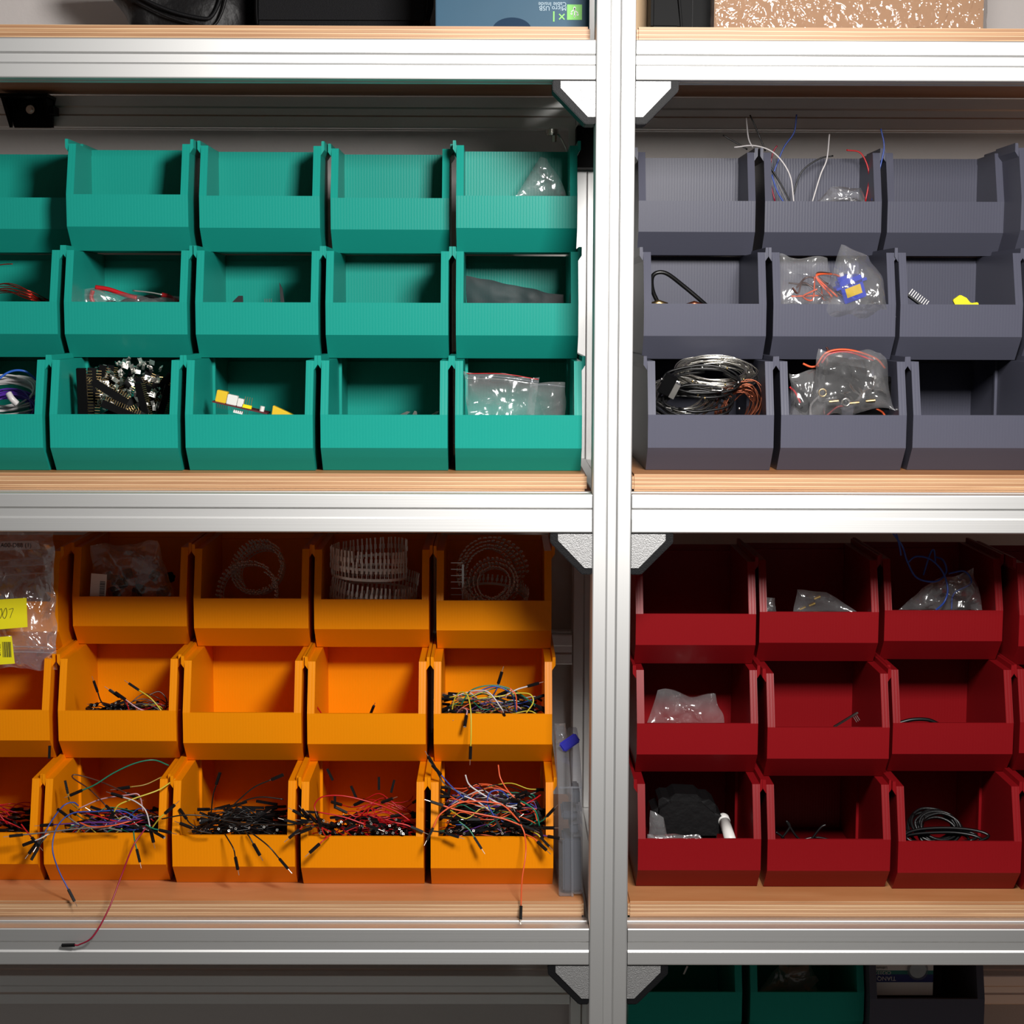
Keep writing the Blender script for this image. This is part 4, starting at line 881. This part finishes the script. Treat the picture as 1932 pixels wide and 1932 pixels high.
J([(72, 1600, .054), (78, 1590, .056), (88, 1578, .06)], 'black', 'lowest black jumper end in the cluster beside the left edge bin', ends=(1, 0), pins=(0, 0))
J([(128, 1541, .068), (140, 1550, .066), (150, 1556, .066)], 'grey', 'grey jumper end lying slanted across the blue wires', ends=(1, 0), pins=(0, 0))
J([(292, 1570, .052), (285, 1566, .055), (275, 1560, .06)], 'black', 'black jumper end over the lip under the yellow-wired one', ends=(1, 0), pins=(0, 0))
J([(300, 1566, .054), (288, 1563, .056), (275, 1556, .06)], 'green', 'green jumper end pointing right at the lip corner', ends=(1, 0))
# O12 specials
J([(305, 1545, .062), (345, 1538, .06), (390, 1540, .065), (450, 1552, .065), (540, 1556, .06), (560, 1554, .055)], 'black', 'long black jumper wire crossing from the coloured bin over the black ones', ends=(0, 1))
J([(444, 1617, .05), (440, 1600, .05), (424, 1573, .065)], 'black', 'black jumper hanging straight down over the lip of the black bin', ends=(1, 0))
J([(527, 1620, .05), (505, 1595, .052), (470, 1568, .065)], 'black', 'black jumper hanging slanted to the right over the lip of the black bin', ends=(1, 0))
J([(478, 1592, .052), (470, 1578, .055), (462, 1568, .065)], 'black', 'black jumper end hanging short between the two longer ones', ends=(1, 0))
J([(512, 1471, .09), (480, 1485, .09), (450, 1510, .09), (425, 1535, .09)], 'black', 'black jumper wire rising right with its end against the bin post', ends=(1, 0), pins=(0, 0))
J([(535, 1508, .10), (490, 1504, .10), (455, 1515, .10), (435, 1540, .10)], 'black', 'black jumper wire bowing low behind the rising one', ends=(0, 0))
J([(408, 1480, .15), (402, 1500, .15), (398, 1535, .15)], 'black', 'black jumper standing at the back of the black bin', ends=(1, 0), pins=(0, 0))
J([(362, 1562, .06), (378, 1568, .058), (400, 1572, .062)], 'black', 'black jumper end pointing left over the lip of the black bin', ends=(1, 0))
J([(352, 1545, .075), (358, 1553, .072), (372, 1562, .07)], 'black', 'black jumper end leaning on the left wall of the black bin', ends=(1, 0), pins=(0, 0))
# O13 specials
J([(773, 1548, .085), (745, 1530, .085), (700, 1514, .08), (650, 1502, .078), (610, 1503, .078), (594, 1518, .078), (597, 1535, .075)], 'red', 'long red jumper wire arching over the black sockets', ends=(0, 1))
J([(690, 1556, .065), (650, 1542, .065), (610, 1534, .066), (600, 1533, .068)], 'red', 'red jumper wire running low from the left pin over the sockets', ends=(1, 1))
J([(603, 1592, .052), (612, 1584, .055), (624, 1575, .065)], 'red', 'red jumper whose black end hangs below the lip at the left', ends=(1, 0))
J([(565, 1565, .055), (580, 1553, .058), (600, 1545, .066)], 'red', 'red jumper ending over the post between the black and red bins', ends=(1, 0))
J([(560, 1553, .06), (580, 1558, .06), (600, 1556, .066)], 'black', 'black jumper end pointing left over the post of the red bin', ends=(1, 0))
J([(720, 1514, .085), (700, 1522, .09), (690, 1540, .09)], 'red', 'black jumper end with its pin raised right above the red wires', ends=(1, 0))
J([(775, 1560, .07), (765, 1556, .07), (745, 1552, .07)], 'red', 'jumper end against the right post of the bin of red jumpers', ends=(1, 0))
for k, (x, y, dx, dy) in enumerate(((572, 1540, -14, -4), (582, 1545, -10, -10), (590, 1550, -16, 2), (598, 1552, -12, -8), (588, 1562, -12, 8), (606, 1560, -6, -12))):
    J([(x, y, .058), (x-dx*.8, y-dy*.8+3, .062), (x-dx*2.2, y-dy*1.2+8, .075)], 'red' if k % 2 else 'black', 'black jumper end in the fan leaning on the left post of the red bin')['group'] = 'jumper ends fanned over the left post of the red bin'
for k, (x, y, a_) in enumerate(((628, 1462, .45), (715, 1480, 0), (738, 1485, -.25), (632, 1515, 0), (672, 1495, .4))):
    hx = bpy.data.objects.new('connector_housing', HM); col.objects.link(hx); hx.location = at(x, y+10, .14); hx.rotation_euler = (0, -math.pi/2-a_, 0); tag(hx, 'black jumper socket standing in the dark rear of the bin of red jumpers', 'socket', 'sockets in the rear of the red bin')
# O14 specials
J([(820, 1448, .085), (840, 1480, .085), (880, 1500, .085)], 'grey', 'grey jumper whose black end points up over the upper left post', ends=(1, 0))
J([(832, 1462, .08), (850, 1482, .08), (875, 1505, .08)], 'blue', 'blue jumper with a paired black end under the upper left post', ends=(1, 0))
J([(876, 1502, .08), (900, 1512, .08), (925, 1530, .08)], 'white', 'white jumper wire running down from the upper left of the heap', ends=(0, 0))
J([(878, 1462, .09), (885, 1480, .09), (905, 1495, .088), (940, 1515, .085), (975, 1525, .08)], 'white', 'long pale wire curving down through the many-coloured heap', ends=(0, 0), r=.0009)
J([(817, 1562-0, .05), (832, 1535, .055), (870, 1514, .06), (915, 1513, .06), (950, 1520, .062), (980, 1550, .06)], 'orange', 'bold orange jumper wire arching over the front of the heap with its end hanging left', ends=(1, 0), r=.0009)
J([(836, 1520, .06), (858, 1527, .06), (900, 1535, .06), (950, 1545, .06), (985, 1558, .06)], 'orange', 'orange jumper wire running right from a pinned end on the left post', ends=(1, 1), r=.0009)
J([(983, 1709, .026), (985, 1660, .030), (992, 1610, .04), (990, 1575, .055), (982, 1555, .06)], 'orange', 'orange jumper wire hanging straight down to the board edge', ends=(1, 1), r=.0008)
J([(932, 1540, .062), (920, 1515, .065), (925, 1495, .068), (945, 1492, .07), (960, 1505, .075)], 'blue', 'dark blue jumper wire looping in the middle of the heap', ends=(1, 0), r=.0009)
J([(1018, 1558, .06), (1010, 1530, .06), (990, 1515, .065), (982, 1512, .07)], 'green', 'green jumper wire curving down to the right corner of the heap', ends=(1, 1), r=.0009)
J([(866, 1550, .06), (885, 1565, .058), (895, 1580, .055)], 'green', 'green jumper whose end hangs over the lip of the heap', ends=(0, 1))
J([(842, 1572, .055), (835, 1570, .056), (815, 1568, .058)], 'black', 'black jumper end lying along the left lip of the heap', ends=(1, 0))
J([(940, 1443, .10), (945, 1470, .095), (965, 1500, .085), (990, 1520, .08)], 'orange', 'orange jumper wire rising to the back of the many-coloured heap', ends=(0, 0))
J([(1020, 1500, .10), (1005, 1510, .09), (985, 1520, .085)], 'red', 'red jumper wire with a black end at the right of the heap', ends=(0, 1))
for k, (x, y, dx, dy) in enumerate(((1032, 1540, 10, -10), (1020, 1580, 8, 8), (1034, 1578, 12, 2), (1014, 1588, 10, 9), (1024, 1562, 14, 0))):
    J([(x, y, .056), (x-dx*.8, y-dy*.8, .06), (x-dx*2.4, y-dy*1.6, .07)], ('green', 'yellow', 'purple', 'orange', 'black')[k], 'jumper end fanned out at the right lip of the many-coloured heap')['group'] = 'jumper ends at the right lip of the heap'

# ---------------------------------------------------------------- clear parts case
PCY = .052
pc = empty('parts_case', at(1080, 1700, PCY)); pc.rotation_euler = (0, -.012, 0); tag(pc, 'upright clear plastic parts case with a blue latch between the orange bins and the upright', 'parts case')
pw0, pw1 = -.0145, .0115
zb_ = zl+.0585-pc.location.z; hC = .160
poly = [(0, zb_), (0, zb_+.122), (.085, zb_+hC-.006), (.14, zb_+hC-.004), (.14, zb_)]
MB().prism(poly, lambda p, t: V((t, p[0], p[1])), pw0, -.0008).build('lid', M['clear'], pc, bevel=.001)
MB().prism([(a+.001, b+(.002 if b == zb_ else -.001)) for a, b in poly], lambda p, t: V((t, p[0], p[1])), .0008, pw1).build('tray', M['clear'], pc, bevel=.001)
MB().box(-.0012, .0012, -.0012, .002, zb_, zb_+.121).build('hinge_rim', M['clear'], pc)
for z in (.026+.04, .08, .094): MB().box(.0015, pw1-.0008, .002, .13, zb_+z-.0004, zb_+z+.0004).build('divider', M['clear'], pc)
for (z0_, z1_, x0_, x1_) in ((.003, .062, -.010, .010), (.067, .079, -.002, .007), (.083, .092, -.011, .006), (.1, .115, .001, .009)):
    MB().box(x0_, x1_, .006, .05, zb_+z0_, zb_+z1_).build('stored_parts', M['glassb'], pc, bevel=.002)
MB().box(-.013, .0105, -.001, .0, zb_+.1195, zb_+.1212).build('bright_edge', M['clear'], pc)
lt = MB().box(-.011, .011, -.004, .0, -.0058, .0058, rotm(V((.0, .06, zb_+.156)), 0, -.6, 0)).build('latch', M['bluelatch'], pc, bevel=.0015); lt['label'] = 'blue plastic latch'
bag([(1047, 1364), (1068, 1362), (1072, 1400), (1050, 1400)], .16, .004, 31, 'scrap of clear film behind the top of the parts case', crumple=.003)

# ---------------------------------------------------------------- red bins
bag([(1505, 1112), (1560, 1116), (1622, 1156), (1498, 1156)], .19, .010, 32, 'small clear bag of gold parts in a top row red bin', crumple=.004)
for k, (x, y) in enumerate(((1541, 1130), (1531, 1143), (1513, 1150))):
    o = MB().cyl((-.003, 0, 0), (.004, 0, .003), .0022, 10).build('gold_part', M['gold']); o.location = at(x, y, .195); tag(o, 'tiny gold part inside the small bag in a red bin', 'part', 'gold parts in the bag')
bag([(1444, 1126), (1462, 1128), (1466, 1156), (1442, 1156)], .19, .005, 33, 'scrap of clear film in the left corner of the bin with gold parts', crumple=.002)
cable([at(x, y, Y) for x, y, Y in ((1680, 1000, .16), (1702, 1030, .17), (1712, 1060, .18), (1730, 1090, .18), (1765, 1097, .18), (1785, 1080, .185), (1780, 1058, .19), (1765, 1050, .20))], .0011, 'w_blue', 'blue_cable', 'blue cable coming down over the rail and curling inside a red bin', 'cable')
cable([at(x, y, Y) for x, y, Y in ((1712, 1062, .19), (1728, 1050, .19), (1755, 1055, .185), (1778, 1078, .18), (1788, 1110, .175), (1782, 1135, .17), (1765, 1152, .175))], .0011, 'w_blue', 'blue_cable', 'long blue cable sweeping through the clear bag to the lip', 'cable')
cable([at(x, y, Y) for x, y, Y in ((1742, 1085, .2), (1755, 1045, .2), (1762, 1038, .2), (1765, 1060, .2))], .0010, 'w_blue', 'blue_cable', 'short upright loop of blue cable at the back of the red bin', 'cable')
cable([at(x, y, Y) for x, y, Y in ((1690, 1002, .15), (1697, 1030, .15), (1700, 1048, .15))], .0010, 'w_blue', 'blue_cable', 'blue cable end hanging from above at the left of the red bin', 'cable')
cable([at(x, y, Y) for x, y, Y in ((1790, 1082, .19), (1820, 1078, .19), (1832, 1100, .19), (1800, 1120, .19), (1795, 1150, .19))], .0010, 'w_blue', 'blue_cable', 'blue cable loop inside the clear bag at the right', 'cable')
bag([(1740, 1110), (1838, 1070), (1858, 1156), (1690, 1156)], .195, .018, 34, 'clear bag with a pointed corner around the blue cable in a red bin', crumple=.006)
bag([(1240, 1304), (1345, 1316), (1368, 1370), (1218, 1370)], .17, .018, 35, 'crumpled clear bag in the middle row red bin beside the upright', crumple=.006)
tb = empty('circuit_board', at(1574, 1372, .13)); tb.rotation_euler = (0, -.56, 0); tag(tb, 'thin tilted board with a bright edge in the middle row red bin', 'circuit board')
MB().box(0, .030, 0, .004, -.0008, .0008).build('board', M['pcb'], tb); MB().box(-.001, .031, -.0006, 0, -.0008, .0014).build('bright_edge', M['steel'], tb)
pn = MB(); [pn.box(.024+k*.002, .0246+k*.002, .002, .0026, -.009, -.001) for k in range(3)]; pn.build('pins', M['tin'], tb)
cable([at(x, y, .16) for x, y in ((1690, 1366), (1720, 1358), (1750, 1358), (1770, 1366))], .0022, 'blackcab', 'dark_cable', 'dark cable edge barely showing above a middle row red lip', 'cable')
# bottom row
tq = at(1363, 1539, .13); tr_ = at(1380, 1590, .075)
t_ = (tr_-tq); L_ = t_.length; t_.normalize(); wt = empty('white_tube', tr_); tag(wt, 'white plastic tube with a domed cap leaning in the bottom row red bin', 'tube')
MB().tube([V(), -t_*(L_-.014)], .0062, 20).build('barrel', M['wht'], wt, True)
MB().tube([-t_*(L_-.0135), -t_*(L_-.006), -t_*(L_-.002), -t_*(L_-.0002)], [.0066, .0066, .005, .002], 20).build('cap', M['wht'], wt, True)
o = flatpoly([(1224, 1590), (1232, 1520), (1262, 1500), (1330, 1503), (1362, 1530), (1368, 1590)], .11, .17, '', '')
solid('black_pouch', o, 'leather', 'black pouch filling the red bin behind the white tube', 'pouch', bevel=.008)
bag([(1226, 1530), (1250, 1545), (1262, 1590), (1220, 1590)], .085, .006, 36, 'crumpled clear film at the left corner of the bin with the white tube', crumple=.004)
bag([(1222, 1573), (1318, 1575), (1330, 1586), (1222, 1586)], .07, .005, 38, 'shiny strip of film along the lip of the bin with the white tube', crumple=.003)
for k, (pts, lb_) in enumerate((([(1475, 1582), (1490, 1560), (1484, 1550), (1500, 1575), (1510, 1585)], 'thin dark cable hooked up at the left of a bottom row red bin'), ([(1464, 1570), (1475, 1578), (1482, 1588)], 'dark cable end at the left wall of the same red bin'), ([(1530, 1585), (1548, 1562), (1558, 1556)], 'thin dark cable end leaning right in a bottom row red bin'), ([(1500, 1588), (1540, 1580), (1580, 1588)], 'dark cable lying along the lip of a bottom row red bin'))):
    cable([at(x, y, .075+.01*k) for x, y in pts], .0013, 'blackcab', 'dark_cable', lb_, 'cable')
coil(1768, 1560, .11, .026, .018, 9, .0018, 'blackcab', 'black_cable', 'loop of the coiled black cable in the bottom row red bin', 'cable', 'coiled black cable loops', seed=61, tilt=.8, turns=1.6)
coil(1780, 1580, .09, .045, .008, 4, .0018, 'blackcab', 'black_cable', 'loop of the coiled black cable in the bottom row red bin', 'cable', 'coiled black cable loops', seed=62, tilt=1.0, turns=1.1)

# ---------------------------------------------------------------- lowest shelf
b0 = BINS['L22'][0]; Yc = b0.y+.0
cd0, cd1 = at(1641, 1812, Yc), at(1760, 1862, Yc)
ce = empty('battery_card', V(((cd0.x+cd1.x)/2, Yc, (cd0.z+cd1.z)/2))); tag(ce, 'button cell blister card standing upside down in the slate bin on the lowest shelf', 'battery card')
hw = (cd1.x-cd0.x)/2; hh = (cd0.z-cd1.z)/2; ceo = V(ce.location)
MB().box(-hw, hw, 0, .0006, -hh-.01, hh+.035).build('card', M['paper'], ce)
def zc(y): return at(1700, y, Yc).z-ceo.z
def xc_(x): return at(x, 1840, Yc).x-ceo.x
MB().box(-hw, hw, -.0003, 0, zc(1838), zc(1831)).build('teal_band', M['green_pack'], ce)
MB().box(-hw, hw, -.0003, 0, zc(1853), zc(1838.2)).build('navy_band', M['navy'], ce)
for txt, sz, px, m_ in (('CR2032', .0058, (1666, 1835), 'paper'), ('TIANQIU', .0072, (1667, 1846), 'paper'), ('Lithium', .0042, (1664, 1826), 'ink')): put_text(txt, sz, m_, ce, ceo, px, Yc-.0006, math.pi)
bl = at(1731, 1829, Yc-.001)-ceo
MB().tube([bl, bl+V((0, -.0035, 0)), bl+V((0, -.0045, 0))], [.0125, .0118, .009], 32).build('blister', M['clear'], ce, True)
MB().cyl(bl+V((0, .0005, 0)), bl+V((0, -.0028, 0)), .0095, 28).build('button_cell', M['steel'], ce)
bag([(1470, 1822), (1530, 1816), (1545, 1870), (1430, 1870)], .26, .014, 71, 'shiny film packet at the left of the middle bin on the lowest shelf', m=M['film'], crumple=.006)
for k, (poly, lb_) in enumerate((([(1484, 1870), (1488, 1846), (1515, 1852), (1520, 1870)], 'grey-green packet corner left of centre in the film packet bin'), ([(1500, 1846), (1540, 1842), (1545, 1850), (1525, 1870), (1505, 1860)], 'grey-green folded packet right of centre in the film packet bin'), ([(1488, 1820), (1525, 1816), (1528, 1842), (1490, 1842)], 'grey-green packet standing at the back of the film packet bin'))):
    solid('packet', flatpoly(poly, .255+.012*k, .257+.012*k, '', ''), 'greybox', lb_, 'packet')
cable([at(1297, 1823, .23), at(1290, 1838, .23)], .0011, 'wht', 'white_rod', 'short white rod end in the bin beside the lower bracket', 'rod')
